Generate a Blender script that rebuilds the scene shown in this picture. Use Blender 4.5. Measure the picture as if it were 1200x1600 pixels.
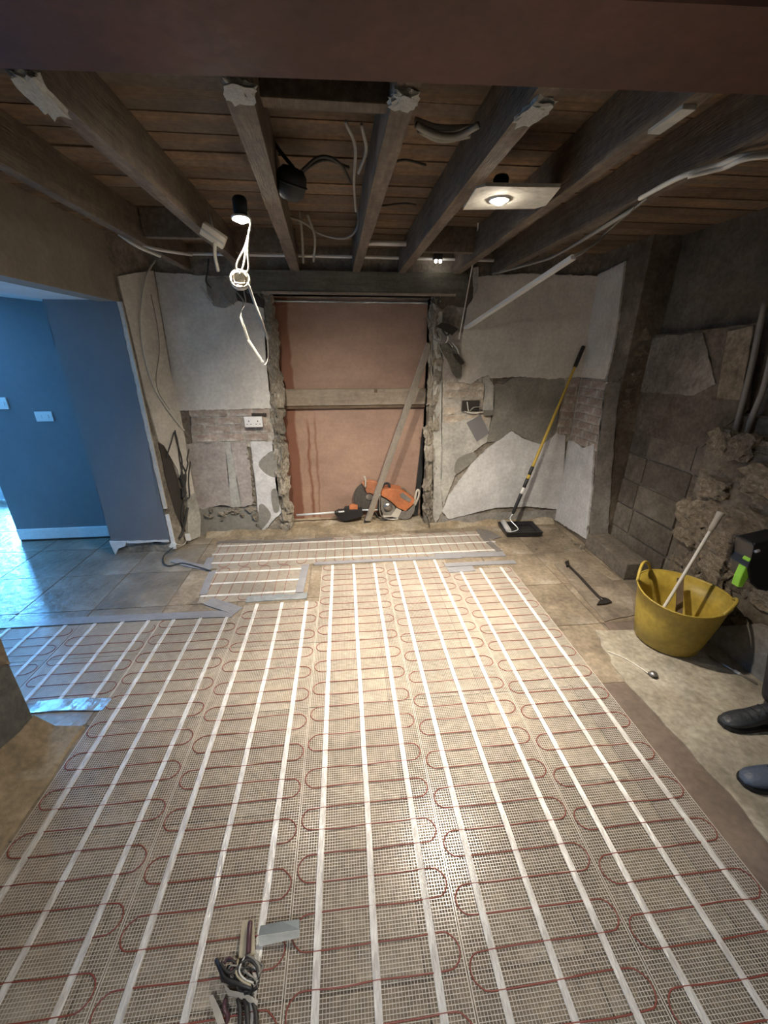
import bpy, bmesh, math, random
import numpy as np
from mathutils import Vector, Matrix, Euler, noise as mnoise

random.seed(7)
for o in list(bpy.data.objects):
    bpy.data.objects.remove(o)
SC = bpy.context.scene
COL = SC.collection

# ------------------------------------------------------------------ camera
FPX, CAMH = 620.0, 1.70
PITCH = math.atan(250 / FPX)
YAW = math.atan(67 / (FPX / math.cos(PITCH)))
cd = bpy.data.cameras.new('camera')
cd.sensor_fit = 'HORIZONTAL'
cd.sensor_width = 36.0
cd.lens = FPX / 1200 * 36.0
cd.clip_start = 0.02
cam = bpy.data.objects.new('camera', cd)
COL.objects.link(cam)
cam.location = (0, 0, CAMH)
cam.rotation_euler = (math.pi / 2 - PITCH, 0, -YAW)
SC.camera = cam

# ------------------------------------------------------------------ world, exposure
SC.view_settings.view_transform = 'Standard'
SC.view_settings.look = 'None'
SC.view_settings.gamma = 1.0
SC.view_settings.use_curve_mapping = False
SC.view_settings.exposure = 0.0
SC.cycles.max_bounces = 7
SC.cycles.diffuse_bounces = 4
SKY_STRENGTH = 230.0
SKY_COLOUR = (0.12, 0.46, 1.0, 1)
LAMP_W = 430.0
LAMP_COLOUR = (1.0, 0.89, 0.74)
REAR_FILL_COLOUR = (0.93, 0.96, 1.0)  # cool tint of the fill lamps added behind the camera
w = bpy.data.worlds.new('daylight')
SC.world = w
w.use_nodes = True
bg = w.node_tree.nodes['Background']
bg.inputs['Color'].default_value = SKY_COLOUR
bg.inputs['Strength'].default_value = SKY_STRENGTH


def portal(name, loc, rot, sx, sy):
    l = bpy.data.lights.new(name, 'AREA')
    l.shape = 'RECTANGLE'
    l.size, l.size_y = sx, sy
    l.cycles.is_portal = True
    o = bpy.data.objects.new(name, l)
    o.location = loc
    o.rotation_euler = rot
    COL.objects.link(o)


portal('hall_door_portal', (-3.83, 4.98, 1.05), (-math.pi / 2, 0, 0), 1.0, 1.8)

# ------------------------------------------------------------------ pixel -> world
_f = np.array([math.sin(YAW) * math.cos(PITCH), math.cos(YAW) * math.cos(PITCH), -math.sin(PITCH)])
_r = np.array([math.cos(YAW), -math.sin(YAW), 0.0])
_u = np.cross(_r, _f)
_C = np.array([0, 0, CAMH])


def _ray(x, y):
    return _f * FPX + _r * (x - 600) + _u * (800 - y)


def G(x, y, z=0.0):
    d = _ray(x, y)
    return Vector(_C + d * ((z - CAMH) / d[2]))


def PY(x, y, Y):
    d = _ray(x, y)
    return Vector(_C + d * (Y / d[1]))


def PX(x, y, X):
    d = _ray(x, y)
    return Vector(_C + d * (X / d[0]))


# ------------------------------------------------------------------ materials
MATS = {}


def mat(name, c1, c2=None, scale=6.0, rough=0.7, bump=0.0, bscale=None, metal=0.0, c3=None, c3amt=0.45,
        rnd=0.0, stretch=None, spec=0.5, detail=6.0, rough2=None, contrast=0.16, trans=0.0, alpha=1.0, grime=0.0, gscale=1.7):
    m = bpy.data.materials.new(name)
    MATS[name] = m
    m.use_nodes = True
    nt = m.node_tree
    N, L = nt.nodes, nt.links
    p = N['Principled BSDF']
    c2 = c2 or tuple(v * 0.75 for v in c1)
    tc = N.new('ShaderNodeTexCoord')
    mp = N.new('ShaderNodeMapping')
    L.new(tc.outputs['Object'], mp.inputs['Vector'])
    if stretch:
        mp.inputs['Scale'].default_value = stretch
    nz = N.new('ShaderNodeTexNoise')
    nz.inputs['Scale'].default_value = scale
    nz.inputs['Detail'].default_value = detail
    nz.inputs['Roughness'].default_value = 0.65
    L.new(mp.outputs[0], nz.inputs['Vector'])
    cr = N.new('ShaderNodeValToRGB')
    cr.color_ramp.elements[0].position = 0.5 - contrast
    cr.color_ramp.elements[1].position = 0.5 + contrast
    cr.color_ramp.elements[0].color = (*c2, 1)
    cr.color_ramp.elements[1].color = (*c1, 1)
    L.new(nz.outputs['Fac'], cr.inputs['Fac'])
    col = cr.outputs['Color']
    if c3:
        n2 = N.new('ShaderNodeTexNoise')
        n2.inputs['Scale'].default_value = scale * 0.37
        n2.inputs['Detail'].default_value = 5
        n2.inputs['Distortion'].default_value = 0.6
        L.new(mp.outputs[0], n2.inputs['Vector'])
        r2 = N.new('ShaderNodeValToRGB')
        r2.color_ramp.elements[0].position = 1 - c3amt - 0.06
        r2.color_ramp.elements[1].position = 1 - c3amt + 0.06
        L.new(n2.outputs['Fac'], r2.inputs['Fac'])
        mx = N.new('ShaderNodeMix')
        mx.data_type = 'RGBA'
        L.new(r2.outputs['Color'], mx.inputs['Factor'])
        L.new(col, mx.inputs['A'])
        mx.inputs['B'].default_value = (*c3, 1)
        col = mx.outputs['Result']
    if grime:
        gp = N.new('ShaderNodeNewGeometry')
        g1 = N.new('ShaderNodeTexNoise')
        g1.inputs['Scale'].default_value = gscale
        g1.inputs['Detail'].default_value = 9
        g1.inputs['Roughness'].default_value = 0.72
        L.new(gp.outputs['Position'], g1.inputs['Vector'])
        gr_ = N.new('ShaderNodeMapRange')
        gr_.inputs['From Min'].default_value = 0.36
        gr_.inputs['From Max'].default_value = 0.60
        gr_.inputs['To Min'].default_value = 1 - grime
        gr_.inputs['To Max'].default_value = 1.06
        L.new(g1.outputs['Fac'], gr_.inputs['Value'])
        g2 = N.new('ShaderNodeTexNoise')
        g2.inputs['Scale'].default_value = 38
        g2.inputs['Detail'].default_value = 3
        L.new(gp.outputs['Position'], g2.inputs['Vector'])
        g2r = N.new('ShaderNodeMapRange')
        g2r.inputs['From Min'].default_value = 0.3
        g2r.inputs['From Max'].default_value = 0.7
        g2r.inputs['To Min'].default_value = 1 - grime * 0.55
        g2r.inputs['To Max'].default_value = 1 + grime * 0.3
        L.new(g2.outputs['Fac'], g2r.inputs['Value'])
        gm = N.new('ShaderNodeMath')
        gm.operation = 'MULTIPLY'
        L.new(gr_.outputs[0], gm.inputs[0])
        L.new(g2r.outputs[0], gm.inputs[1])
        hs0 = N.new('ShaderNodeHueSaturation')
        L.new(gm.outputs[0], hs0.inputs['Value'])
        L.new(col, hs0.inputs['Color'])
        col = hs0.outputs['Color']
    if rnd:
        oi = N.new('ShaderNodeObjectInfo')
        mr = N.new('ShaderNodeMapRange')
        mr.inputs['To Min'].default_value = 1 - rnd
        mr.inputs['To Max'].default_value = 1 + rnd
        L.new(oi.outputs['Random'], mr.inputs['Value'])
        hs = N.new('ShaderNodeHueSaturation')
        L.new(mr.outputs[0], hs.inputs['Value'])
        L.new(col, hs.inputs['Color'])
        col = hs.outputs['Color']
    L.new(col, p.inputs['Base Color'])
    p.inputs['Roughness'].default_value = rough
    if rough2 is not None:
        rr = N.new('ShaderNodeMapRange')
        rr.inputs['To Min'].default_value = rough2
        rr.inputs['To Max'].default_value = rough
        L.new(nz.outputs['Fac'], rr.inputs['Value'])
        L.new(rr.outputs[0], p.inputs['Roughness'])
    p.inputs['Metallic'].default_value = metal
    p.inputs['Specular IOR Level'].default_value = spec
    if trans:
        p.inputs['Transmission Weight'].default_value = trans
    if alpha < 1:
        p.inputs['Alpha'].default_value = alpha
    if bump:
        nb = N.new('ShaderNodeTexNoise')
        nb.inputs['Scale'].default_value = bscale or scale * 3
        nb.inputs['Detail'].default_value = 8
        L.new(mp.outputs[0], nb.inputs['Vector'])
        b = N.new('ShaderNodeBump')
        b.inputs['Strength'].default_value = bump
        b.inputs['Distance'].default_value = 0.02
        L.new(nb.outputs['Fac'], b.inputs['Height'])
        L.new(b.outputs['Normal'], p.inputs['Normal'])
    return m


def emat(name, colour, strength):
    m = bpy.data.materials.new(name)
    MATS[name] = m
    m.use_nodes = True
    p = m.node_tree.nodes['Principled BSDF']
    p.inputs['Base Color'].default_value = (1, 1, 1, 1)
    p.inputs['Emission Color'].default_value = (*colour, 1)
    p.inputs['Emission Strength'].default_value = strength


mat('tile', (0.33, 0.27, 0.195), (0.19, 0.15, 0.11), 5, 0.8, 0.4, 22, spec=0.28, c3=(0.40, 0.35, 0.28), c3amt=0.4, rnd=0.12, rough2=0.55, grime=0.45)
mat('hall_tile', (0.27, 0.235, 0.185), (0.16, 0.135, 0.105), 5, 0.5, 0.55, 16, spec=0.75, c3=(0.34, 0.30, 0.25), c3amt=0.4, rnd=0.12, rough2=0.28, grime=0.3)
mat('slab', (0.30, 0.25, 0.19), (0.14, 0.11, 0.085), 4, 0.7, 0.3, 30, c3=(0.36, 0.31, 0.25), c3amt=0.42, grime=0.45)
mat('grout', (0.19, 0.155, 0.115), (0.12, 0.10, 0.075), 12, 0.9)
mat('dark_screed', (0.20, 0.155, 0.125), (0.14, 0.105, 0.085), 5, 0.55, 0.1, 40, c3=(0.22, 0.18, 0.15), c3amt=0.35, grime=0.3)
mat('pale_concrete', (0.46, 0.42, 0.34), (0.30, 0.26, 0.20), 5, 0.75, 0.35, 26, c3=(0.50, 0.47, 0.40), c3amt=0.4, grime=0.45)
mat('sand_mortar', (0.34, 0.27, 0.18), (0.22, 0.17, 0.11), 8, 0.9, 0.6, 30, c3=(0.42, 0.36, 0.27), grime=0.4)
mat('white_plaster', (0.66, 0.63, 0.57), (0.55, 0.52, 0.47), 3, 0.75, 0.12, 20, c3=(0.60, 0.58, 0.55), c3amt=0.4, grime=0.22)
mat('bright_plaster', (0.66, 0.66, 0.66), (0.52, 0.52, 0.52), 4, 0.7, 0.12, 20, c3=(0.58, 0.56, 0.53), c3amt=0.35, grime=0.25)
mat('pink_plaster', (0.47, 0.42, 0.385), (0.36, 0.315, 0.29), 5, 0.8, 0.15, 24, c3=(0.52, 0.50, 0.48), c3amt=0.4, grime=0.35)
mat('pale_grey_plaster', (0.50, 0.49, 0.45), (0.40, 0.39, 0.35), 4, 0.8, 0.12, 24, c3=(0.55, 0.54, 0.51), c3amt=0.4, grime=0.35)
mat('cement', (0.27, 0.26, 0.225), (0.21, 0.20, 0.175), 4, 0.85, 0.15, 30, grime=0.3)
mat('slate_square', (0.20, 0.195, 0.20), (0.17, 0.165, 0.17), 6, 0.7)
mat('nib_grey', (0.33, 0.315, 0.29), (0.24, 0.225, 0.205), 5, 0.85, 0.25, 24, c3=(0.36, 0.345, 0.33), grime=0.4)
mat('core', (0.28, 0.245, 0.20), (0.17, 0.145, 0.115), 9, 0.9, 0.7, 26, c3=(0.33, 0.30, 0.25), grime=0.5)
mat('mud', (0.20, 0.165, 0.125), (0.115, 0.092, 0.068), 5, 0.95, 0.6, 18, c3=(0.25, 0.215, 0.17), c3amt=0.4, grime=0.5)
mat('dark_render', (0.135, 0.112, 0.085), (0.085, 0.07, 0.052), 4, 0.95, 0.4, 18, c3=(0.16, 0.135, 0.105), c3amt=0.4, grime=0.45)
mat('brick', (0.48, 0.395, 0.335), (0.34, 0.265, 0.22), 14, 0.9, 0.4, 50, c3=(0.60, 0.55, 0.50), c3amt=0.47, rnd=0.15, grime=0.4)
mat('pale_brick', (0.56, 0.48, 0.39), (0.42, 0.34, 0.27), 14, 0.9, 0.4, 50, c3=(0.64, 0.59, 0.52), c3amt=0.45, rnd=0.1, grime=0.35)
mat('mortar', (0.56, 0.52, 0.46), (0.42, 0.385, 0.335), 18, 0.95, 0.6, 50, grime=0.35)
mat('block', (0.215, 0.185, 0.15), (0.135, 0.115, 0.09), 9, 0.95, 0.35, 60, rnd=0.2, grime=0.45)
mat('stone', (0.32, 0.265, 0.195), (0.16, 0.125, 0.088), 9, 0.95, 0.8, 26, c3=(0.38, 0.335, 0.27), c3amt=0.38, rnd=0.3, grime=0.5)
mat('jamb_stone', (0.46, 0.41, 0.33), (0.25, 0.21, 0.16), 9, 0.95, 0.8, 30, c3=(0.55, 0.51, 0.44), c3amt=0.4, rnd=0.2, grime=0.45)
mat('joist_wood', (0.215, 0.17, 0.125), (0.12, 0.09, 0.062), 5, 0.85, 0.3, 30, stretch=(6, 0.6, 6), rnd=0.15, grime=0.4)
mat('board_wood', (0.25, 0.155, 0.085), (0.13, 0.08, 0.045), 5, 0.75, 0.15, 30, stretch=(0.7, 8, 8), rnd=0.3, c3=(0.15, 0.11, 0.078), c3amt=0.5, grime=0.5)
mat('lintel_wood', (0.16, 0.15, 0.12), (0.10, 0.092, 0.072), 5, 0.85, 0.25, 30, stretch=(0.8, 6, 6), grime=0.35)
mat('rail_wood', (0.36, 0.30, 0.235), (0.26, 0.21, 0.16), 5, 0.8, 0.2, 30, stretch=(0.8, 6, 6), grime=0.25)
mat('red_oxide', (0.115, 0.046, 0.032), (0.07, 0.03, 0.022), 3, 0.6, 0.08, 14, c3=(0.10, 0.055, 0.05), c3amt=0.35, grime=0.3)
mat('plaster_bits', (0.55, 0.55, 0.50), (0.38, 0.38, 0.34), 14, 0.9, 0.5, 40)
mat('blue_paint', (0.165, 0.172, 0.19), (0.152, 0.16, 0.176), 3, 0.55, 0.04, 60, grime=0.06)
mat('white_paint', (0.74, 0.75, 0.76), (0.66, 0.67, 0.68), 3, 0.5, 0.04, 40, grime=0.12)
mat('grey_brown_paint', (0.30, 0.265, 0.22), (0.255, 0.22, 0.18), 3, 0.8, 0.08, 30, grime=0.2)
mat('pier_plaster', (0.165, 0.165, 0.15), (0.12, 0.12, 0.108), 5, 0.9, 0.3, 26, c3=(0.22, 0.21, 0.19), c3amt=0.34, grime=0.4)
mat('mesh_thread', (0.60, 0.56, 0.50), (0.50, 0.46, 0.40), 30, 0.25, spec=0.9)
mat('tape_white', (0.68, 0.67, 0.645), (0.44, 0.42, 0.40), 9, 0.22, 0.35, 30, stretch=(5, 1.2, 1), contrast=0.12, spec=0.6)
mat('tape_white_x', (0.72, 0.70, 0.67), (0.50, 0.48, 0.455), 9, 0.22, 0.35, 30, stretch=(1.2, 5, 1), contrast=0.12, spec=0.6)
mat('heat_cable', (0.24, 0.065, 0.045), (0.19, 0.05, 0.038), 8, 0.45)
mat('duct_tape', (0.25, 0.25, 0.265), (0.20, 0.20, 0.215), 9, 0.4, 0.25, 30)
mat('dark_tape', (0.17, 0.155, 0.145), (0.13, 0.118, 0.11), 9, 0.45, 0.25, 30)
mat('foil', (0.55, 0.60, 0.63), (0.40, 0.44, 0.46), 9, 0.22, 0.5, 14, metal=0.6)
mat('tub_yellow', (0.52, 0.375, 0.055), (0.42, 0.31, 0.06), 5, 0.5, 0.05, 40, c3=(0.37, 0.32, 0.12), c3amt=0.36, grime=0.28)
mat('black_plastic', (0.022, 0.022, 0.024), (0.014, 0.014, 0.016), 8, 0.4)
mat('black_rubber', (0.03, 0.032, 0.032), (0.018, 0.02, 0.02), 8, 0.75)
mat('wet_black', (0.02, 0.02, 0.022), (0.012, 0.012, 0.014), 12, 0.12, 0.5, 16)
mat('orange_plastic', (0.56, 0.19, 0.075), (0.45, 0.16, 0.07), 10, 0.5, c3=(0.50, 0.30, 0.20), c3amt=0.35, grime=0.3)
mat('dusty_orange', (0.42, 0.17, 0.08), (0.32, 0.13, 0.07), 10, 0.65, c3=(0.36, 0.24, 0.17), c3amt=0.45, grime=0.3)
mat('dusty_grey', (0.24, 0.22, 0.195), (0.16, 0.15, 0.13), 9, 0.7, grime=0.3)
mat('pale_plastic', (0.52, 0.48, 0.41), (0.42, 0.385, 0.33), 9, 0.6)
mat('steel', (0.55, 0.53, 0.50), (0.42, 0.405, 0.38), 8, 0.32, metal=0.9, stretch=(1, 1, 0.3))
mat('chrome', (0.85, 0.9, 0.93), (0.8, 0.85, 0.88), 8, 0.25, metal=0.35)
mat('dark_iron', (0.05, 0.042, 0.038), (0.03, 0.026, 0.024), 12, 0.5, 0.2, 40, metal=0.5)
mat('abrasive_disc', (0.09, 0.078, 0.068), (0.05, 0.045, 0.04), 30, 0.8, 0.3, 60)
mat('alu_bar', (0.56, 0.52, 0.46), (0.44, 0.405, 0.355), 8, 0.4, metal=0.55, stretch=(1, 1, 0.3), grime=0.2)
mat('white_plastic', (0.78, 0.78, 0.77), (0.72, 0.72, 0.71), 8, 0.35)
mat('grey_plastic', (0.33, 0.335, 0.34), (0.28, 0.285, 0.29), 8, 0.45)
mat('white_cable', (0.68, 0.66, 0.60), (0.58, 0.56, 0.51), 10, 0.5)
mat('grey_cable', (0.30, 0.285, 0.25), (0.22, 0.21, 0.185), 10, 0.6)
mat('dark_cable', (0.045, 0.042, 0.04), (0.03, 0.028, 0.026), 10, 0.55)
mat('pole_yellow', (0.60, 0.42, 0.06), (0.48, 0.33, 0.055), 14, 0.5, stretch=(6, 6, 1))
mat('roller_fleece', (0.50, 0.49, 0.48), (0.38, 0.375, 0.37), 30, 0.95, 0.6, 80)
mat('copper_pipe', (0.32, 0.22, 0.16), (0.22, 0.15, 0.11), 8, 0.5, metal=0.5)
mat('grey_pipe', (0.26, 0.235, 0.21), (0.19, 0.17, 0.15), 8, 0.5, 0.1, 30)
mat('plasterboard', (0.62, 0.59, 0.52), (0.52, 0.49, 0.43), 8, 0.85, 0.15, 30, grime=0.2)
mat('lime', (0.36, 0.80, 0.06), (0.30, 0.70, 0.05), 8, 0.45)
mat('trousers', (0.030, 0.030, 0.034), (0.018, 0.018, 0.02), 20, 0.9, 0.4, 30)
mat('jacket', (0.02, 0.02, 0.022), (0.013, 0.013, 0.015), 20, 0.85, 0.4, 24)
mat('boot_leather', (0.035, 0.04, 0.048), (0.02, 0.023, 0.028), 14, 0.45, 0.3, 40)
mat('boot_blue', (0.075, 0.10, 0.15), (0.045, 0.06, 0.095), 12, 0.5, 0.3, 40)
mat('sole_rubber', (0.018, 0.018, 0.02), (0.012, 0.012, 0.014), 10, 0.8)
mat('skin', (0.55, 0.36, 0.27), (0.50, 0.32, 0.235), 10, 0.55)
mat('hair', (0.05, 0.035, 0.025), (0.03, 0.022, 0.016), 30, 0.7)
mat('old_wood', (0.16, 0.11, 0.07), (0.10, 0.068, 0.042), 8, 0.85, 0.3, 30)
mat('beige_ribbon', (0.48, 0.42, 0.30), (0.38, 0.33, 0.235), 12, 0.6)
mat('purple_sleeve', (0.10, 0.045, 0.055), (0.07, 0.032, 0.04), 12, 0.4)
mat('label_white', (0.85, 0.86, 0.82), (0.62, 0.64, 0.60), 10, 0.5, 0.15, 30)
mat('label_grey', (0.30, 0.33, 0.33), (0.24, 0.265, 0.265), 10, 0.5, 0.15, 30)
mat('zinc_box', (0.33, 0.31, 0.28), (0.24, 0.225, 0.20), 10, 0.5, metal=0.6)
mat('ceiling_paint', (0.52, 0.50, 0.47), (0.46, 0.44, 0.41), 3, 0.85)
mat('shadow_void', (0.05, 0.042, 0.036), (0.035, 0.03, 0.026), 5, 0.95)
emat('lamp_lens', (1.0, 0.90, 0.74), 380.0)
emat('small_lamp', (1.0, 0.92, 0.8), 18.0)


def glass_mat():
    m = bpy.data.materials.new('window_glass')
    MATS['window_glass'] = m
    m.use_nodes = True
    nt = m.node_tree
    N, L = nt.nodes, nt.links
    N.remove(N['Principled BSDF'])
    t = N.new('ShaderNodeBsdfTransparent')
    g = N.new('ShaderNodeBsdfGlossy')
    g.inputs['Roughness'].default_value = 0.02
    fr = N.new('ShaderNodeFresnel')
    fr.inputs['IOR'].default_value = 1.35
    mx = N.new('ShaderNodeMixShader')
    L.new(fr.outputs[0], mx.inputs[0])
    L.new(t.outputs[0], mx.inputs[1])
    L.new(g.outputs[0], mx.inputs[2])
    L.new(mx.outputs[0], N['Material Output'].inputs['Surface'])


glass_mat()


def stained_board_mat():
    # pink board with rusty wet runs down its left side
    m = mat('pink_board', (0.37, 0.245, 0.185), (0.31, 0.20, 0.15), 2.2, 0.7, 0.06, 40, stretch=(0.6, 1, 3), grime=0.15)
    nt = m.node_tree
    N, L = nt.nodes, nt.links
    p = N['Principled BSDF']
    src = p.inputs['Base Color'].links[0].from_socket
    tc = N.new('ShaderNodeTexCoord')
    sp = N.new('ShaderNodeSeparateXYZ')
    L.new(tc.outputs['Object'], sp.inputs[0])
    nz = N.new('ShaderNodeTexNoise')
    nz.inputs['Scale'].default_value = 5
    nz.inputs['Detail'].default_value = 5
    mp = N.new('ShaderNodeMapping')
    mp.inputs['Scale'].default_value = (1.5, 1, 0.9)
    L.new(tc.outputs['Object'], mp.inputs[0])
    L.new(mp.outputs[0], nz.inputs['Vector'])

    def M(op, a, b=None, clamp=False):
        n = N.new('ShaderNodeMath')
        n.operation = op
        n.use_clamp = clamp
        for i, v in enumerate((a, b)):
            if v is None:
                continue
            if isinstance(v, (int, float)):
                n.inputs[i].default_value = v
            else:
                L.new(v, n.inputs[i])
        return n.outputs[0]
    wob = M('MULTIPLY', M('SUBTRACT', nz.outputs['Fac'], 0.5), 0.085)
    x = M('ADD', sp.outputs['X'], wob)
    total = None
    for xc, wd, ztop in ((-0.66, 0.11, 3.0), (-0.455, 0.022, -0.06 + 1.15), (-0.385, 0.016, -0.06 + 1.2)):
        d = M('ABSOLUTE', M('SUBTRACT', x, xc))
        a = M('MULTIPLY', M('SUBTRACT', wd, d), 1 / 0.02, True)
        b = M('MULTIPLY', M('SUBTRACT', ztop, sp.outputs['Z']), 8.0, True)
        a = M('MULTIPLY', a, b)
        total = a if total is None else M('MAXIMUM', total, a)
    mx = N.new('ShaderNodeMix')
    mx.data_type = 'RGBA'
    L.new(M('MULTIPLY', total, 0.85), mx.inputs['Factor'])
    L.new(src, mx.inputs['A'])
    mx.inputs['B'].default_value = (0.17, 0.06, 0.032, 1)
    L.new(mx.outputs['Result'], p.inputs['Base Color'])


stained_board_mat()

# ------------------------------------------------------------------ mesh helpers
WPOS = {}


def setp(o, label=None, cat=None, group=None, kind=None):
    if label:
        o['label'] = label
    if cat:
        o['category'] = cat
    if group:
        o['group'] = group
    if kind:
        o['kind'] = kind
    return o


def empty(name, loc, label=None, cat=None, group=None, kind=None):
    o = bpy.data.objects.new(name, None)
    o.empty_display_size = 0.05
    COL.objects.link(o)
    o.location = loc
    WPOS[o.name] = Vector(loc)
    return setp(o, label, cat, group, kind)


def mk(name, bm, m, parent=None, label=None, cat=None, group=None, kind=None, smooth=False, origin=None, bevel=0.0):
    """bm is in world coordinates; becomes ONE mesh object"""
    if bevel:
        bmesh.ops.bevel(bm, geom=[e for e in bm.edges if e.is_manifold and e.calc_face_angle(0) > 0.5], offset=bevel, segments=2, affect='EDGES', profile=0.6)
    if origin is None:
        vs = [v.co for v in bm.verts]
        lo = Vector((min(v.x for v in vs), min(v.y for v in vs), min(v.z for v in vs)))
        hi = Vector((max(v.x for v in vs), max(v.y for v in vs), max(v.z for v in vs)))
        origin = Vector(((lo.x + hi.x) / 2, (lo.y + hi.y) / 2, lo.z))
    origin = Vector(origin)
    bmesh.ops.translate(bm, verts=bm.verts, vec=-origin)
    me = bpy.data.meshes.new(name)
    bm.to_mesh(me)
    bm.free()
    if smooth:
        for p in me.polygons:
            p.use_smooth = True
    me.materials.append(MATS[m])
    o = bpy.data.objects.new(name, me)
    COL.objects.link(o)
    if parent:
        o.parent = parent
        o.location = origin - WPOS[parent.name]
    else:
        o.location = origin
    WPOS[o.name] = origin
    return setp(o, label, cat, group, kind)


def inst(name, me, loc, rot=(0, 0, 0), scale=(1, 1, 1), parent=None):
    o = bpy.data.objects.new(name, me)
    COL.objects.link(o)
    o.rotation_euler = rot
    o.scale = scale
    if parent:
        o.parent = parent
        o.location = Vector(loc) - WPOS[parent.name]
    else:
        o.location = loc
    WPOS[o.name] = Vector(loc)
    return o


def B():
    return bmesh.new()


def box(bm, x0, x1, y0, y1, z0, z1, mtx=None):
    r = bmesh.ops.create_cube(bm, size=1.0)
    for v in r['verts']:
        v.co = Vector(((x0 + x1) / 2 + v.co.x * (x1 - x0), (y0 + y1) / 2 + v.co.y * (y1 - y0), (z0 + z1) / 2 + v.co.z * (z1 - z0)))
        if mtx:
            v.co = mtx @ v.co
    return r['verts']


def boxes(*bs):
    bm = B()
    for b in bs:
        box(bm, *b)
    return bm


def beam_box(bm, a, b, wdt, hgt, up=Vector((0, 0, 1))):
    """a straight bar from a to b with a rectangular section"""
    a, b = Vector(a), Vector(b)
    d = (b - a).normalized()
    s = d.cross(up).normalized()
    u = s.cross(d)
    vs = []
    for p in (a, b):
        for i, j in ((-1, -1), (1, -1), (1, 1), (-1, 1)):
            vs.append(bm.verts.new(p + s * (i * wdt / 2) + u * (j * hgt / 2)))
    bm.faces.new(vs[3::-1])
    bm.faces.new(vs[4:])
    for i in range(4):
        k = (i + 1) % 4
        bm.faces.new((vs[i], vs[k], vs[4 + k], vs[4 + i]))


def catmull(pts, n=6):
    pts = [Vector(p) for p in pts]
    if len(pts) < 3:
        return pts
    out = []
    P = [pts[0] * 2 - pts[1]] + pts + [pts[-1] * 2 - pts[-2]]
    for i in range(1, len(P) - 2):
        p0, p1, p2, p3 = P[i - 1:i + 3]
        for k in range(n):
            t = k / n
            out.append(0.5 * ((2 * p1) + (p2 - p0) * t + (2 * p0 - 5 * p1 + 4 * p2 - p3) * t * t + (3 * p1 - p0 - 3 * p2 + p3) * t ** 3))
    out.append(pts[-1])
    return out


def tube(bm, pts, r, n=8, smooth=6, radii=None, cap=True):
    pts = catmull(pts, smooth) if smooth else [Vector(p) for p in pts]
    rings = []
    prev = None
    for i, p in enumerate(pts):
        t = (pts[min(i + 1, len(pts) - 1)] - pts[max(i - 1, 0)])
        if t.length < 1e-9:
            t = Vector((0, 0, 1))
        t.normalize()
        if prev is None:
            a = Vector((0, 0, 1)) if abs(t.z) < 0.9 else Vector((1, 0, 0))
            s = t.cross(a).normalized()
        else:
            s = (prev - t * prev.dot(t))
            if s.length < 1e-6:
                s = t.orthogonal()
            s.normalize()
        prev = s
        u = t.cross(s)
        rr = r if radii is None else radii[min(int(i / max(len(pts) - 1, 1) * (len(radii) - 1) + 0.5), len(radii) - 1)]
        rings.append([bm.verts.new(p + (s * math.cos(2 * math.pi * k / n) + u * math.sin(2 * math.pi * k / n)) * rr) for k in range(n)])
    for a, b in zip(rings, rings[1:]):
        for k in range(n):
            bm.faces.new((a[k], a[(k + 1) % n], b[(k + 1) % n], b[k]))
    if cap:
        bm.faces.new(rings[0][::-1])
        bm.faces.new(rings[-1])


def tubes(r, *lines, n=8, smooth=6):
    bm = B()
    for l in lines:
        tube(bm, l, r, n, smooth)
    return bm


def lathe(bm, prof, n=24, mtx=None, close=False):
    """prof: list of (radius, z)"""
    rings = []
    for r, z in prof:
        ring = []
        for k in range(n):
            a = 2 * math.pi * k / n
            v = Vector((r * math.cos(a), r * math.sin(a), z))
            ring.append(bm.verts.new(mtx @ v if mtx else v))
        rings.append(ring)
    for a, b in zip(rings, rings[1:]):
        for k in range(n):
            bm.faces.new((a[k], a[(k + 1) % n], b[(k + 1) % n], b[k]))
    if prof[0][0] > 1e-6:
        bm.faces.new(rings[0][::-1])
    if prof[-1][0] > 1e-6:
        bm.faces.new(rings[-1])


def align(a, b):
    """matrix whose z axis runs from a to b, origin a"""
    d = (Vector(b) - Vector(a)).normalized()
    return Matrix.Translation(Vector(a)) @ d.to_track_quat('Z', 'Y').to_matrix().to_4x4()


def jag(pts, step=0.05, amp=0.008, seed=0):
    rs = random.Random(seed)
    out = []
    n = len(pts)
    for i in range(n):
        a, b = Vector(pts[i]), Vector(pts[(i + 1) % n])
        k = max(1, int((b - a).length / step))
        for j in range(k):
            p = a.lerp(b, j / k)
            if j:
                p = p + Vector((rs.uniform(-1, 1), rs.uniform(-1, 1), rs.uniform(-1, 1))) * amp
            out.append(p)
    return out


def sheet(bm, pts, vec):
    """polygon pts (a flat outline) thickened along vec"""
    vec = Vector(vec)
    a = [bm.verts.new(p) for p in pts]
    b = [bm.verts.new(Vector(p) + vec) for p in pts]
    f1 = bm.faces.new(a)
    f2 = bm.faces.new(b[::-1])
    n = len(a)
    for i in range(n):
        j = (i + 1) % n
        bm.faces.new((a[j], a[i], b[i], b[j]))
    bmesh.ops.triangulate(bm, faces=[f1, f2])
    bmesh.ops.recalc_face_normals(bm, faces=bm.faces)


def patch(name, pts, vec, m, parent, step=0.05, amp=0.008, seed=0, plane=None, **kw):
    pts = jag(pts, step, amp, seed)
    if plane:                                  # ('y', 3.7): keep the outline flat
        ax = 'xyz'.index(plane[0])
        for p in pts:
            p[ax] = plane[1]
    bm = B()
    sheet(bm, pts, vec)
    return mk(name, bm, m, parent, **kw)


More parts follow.
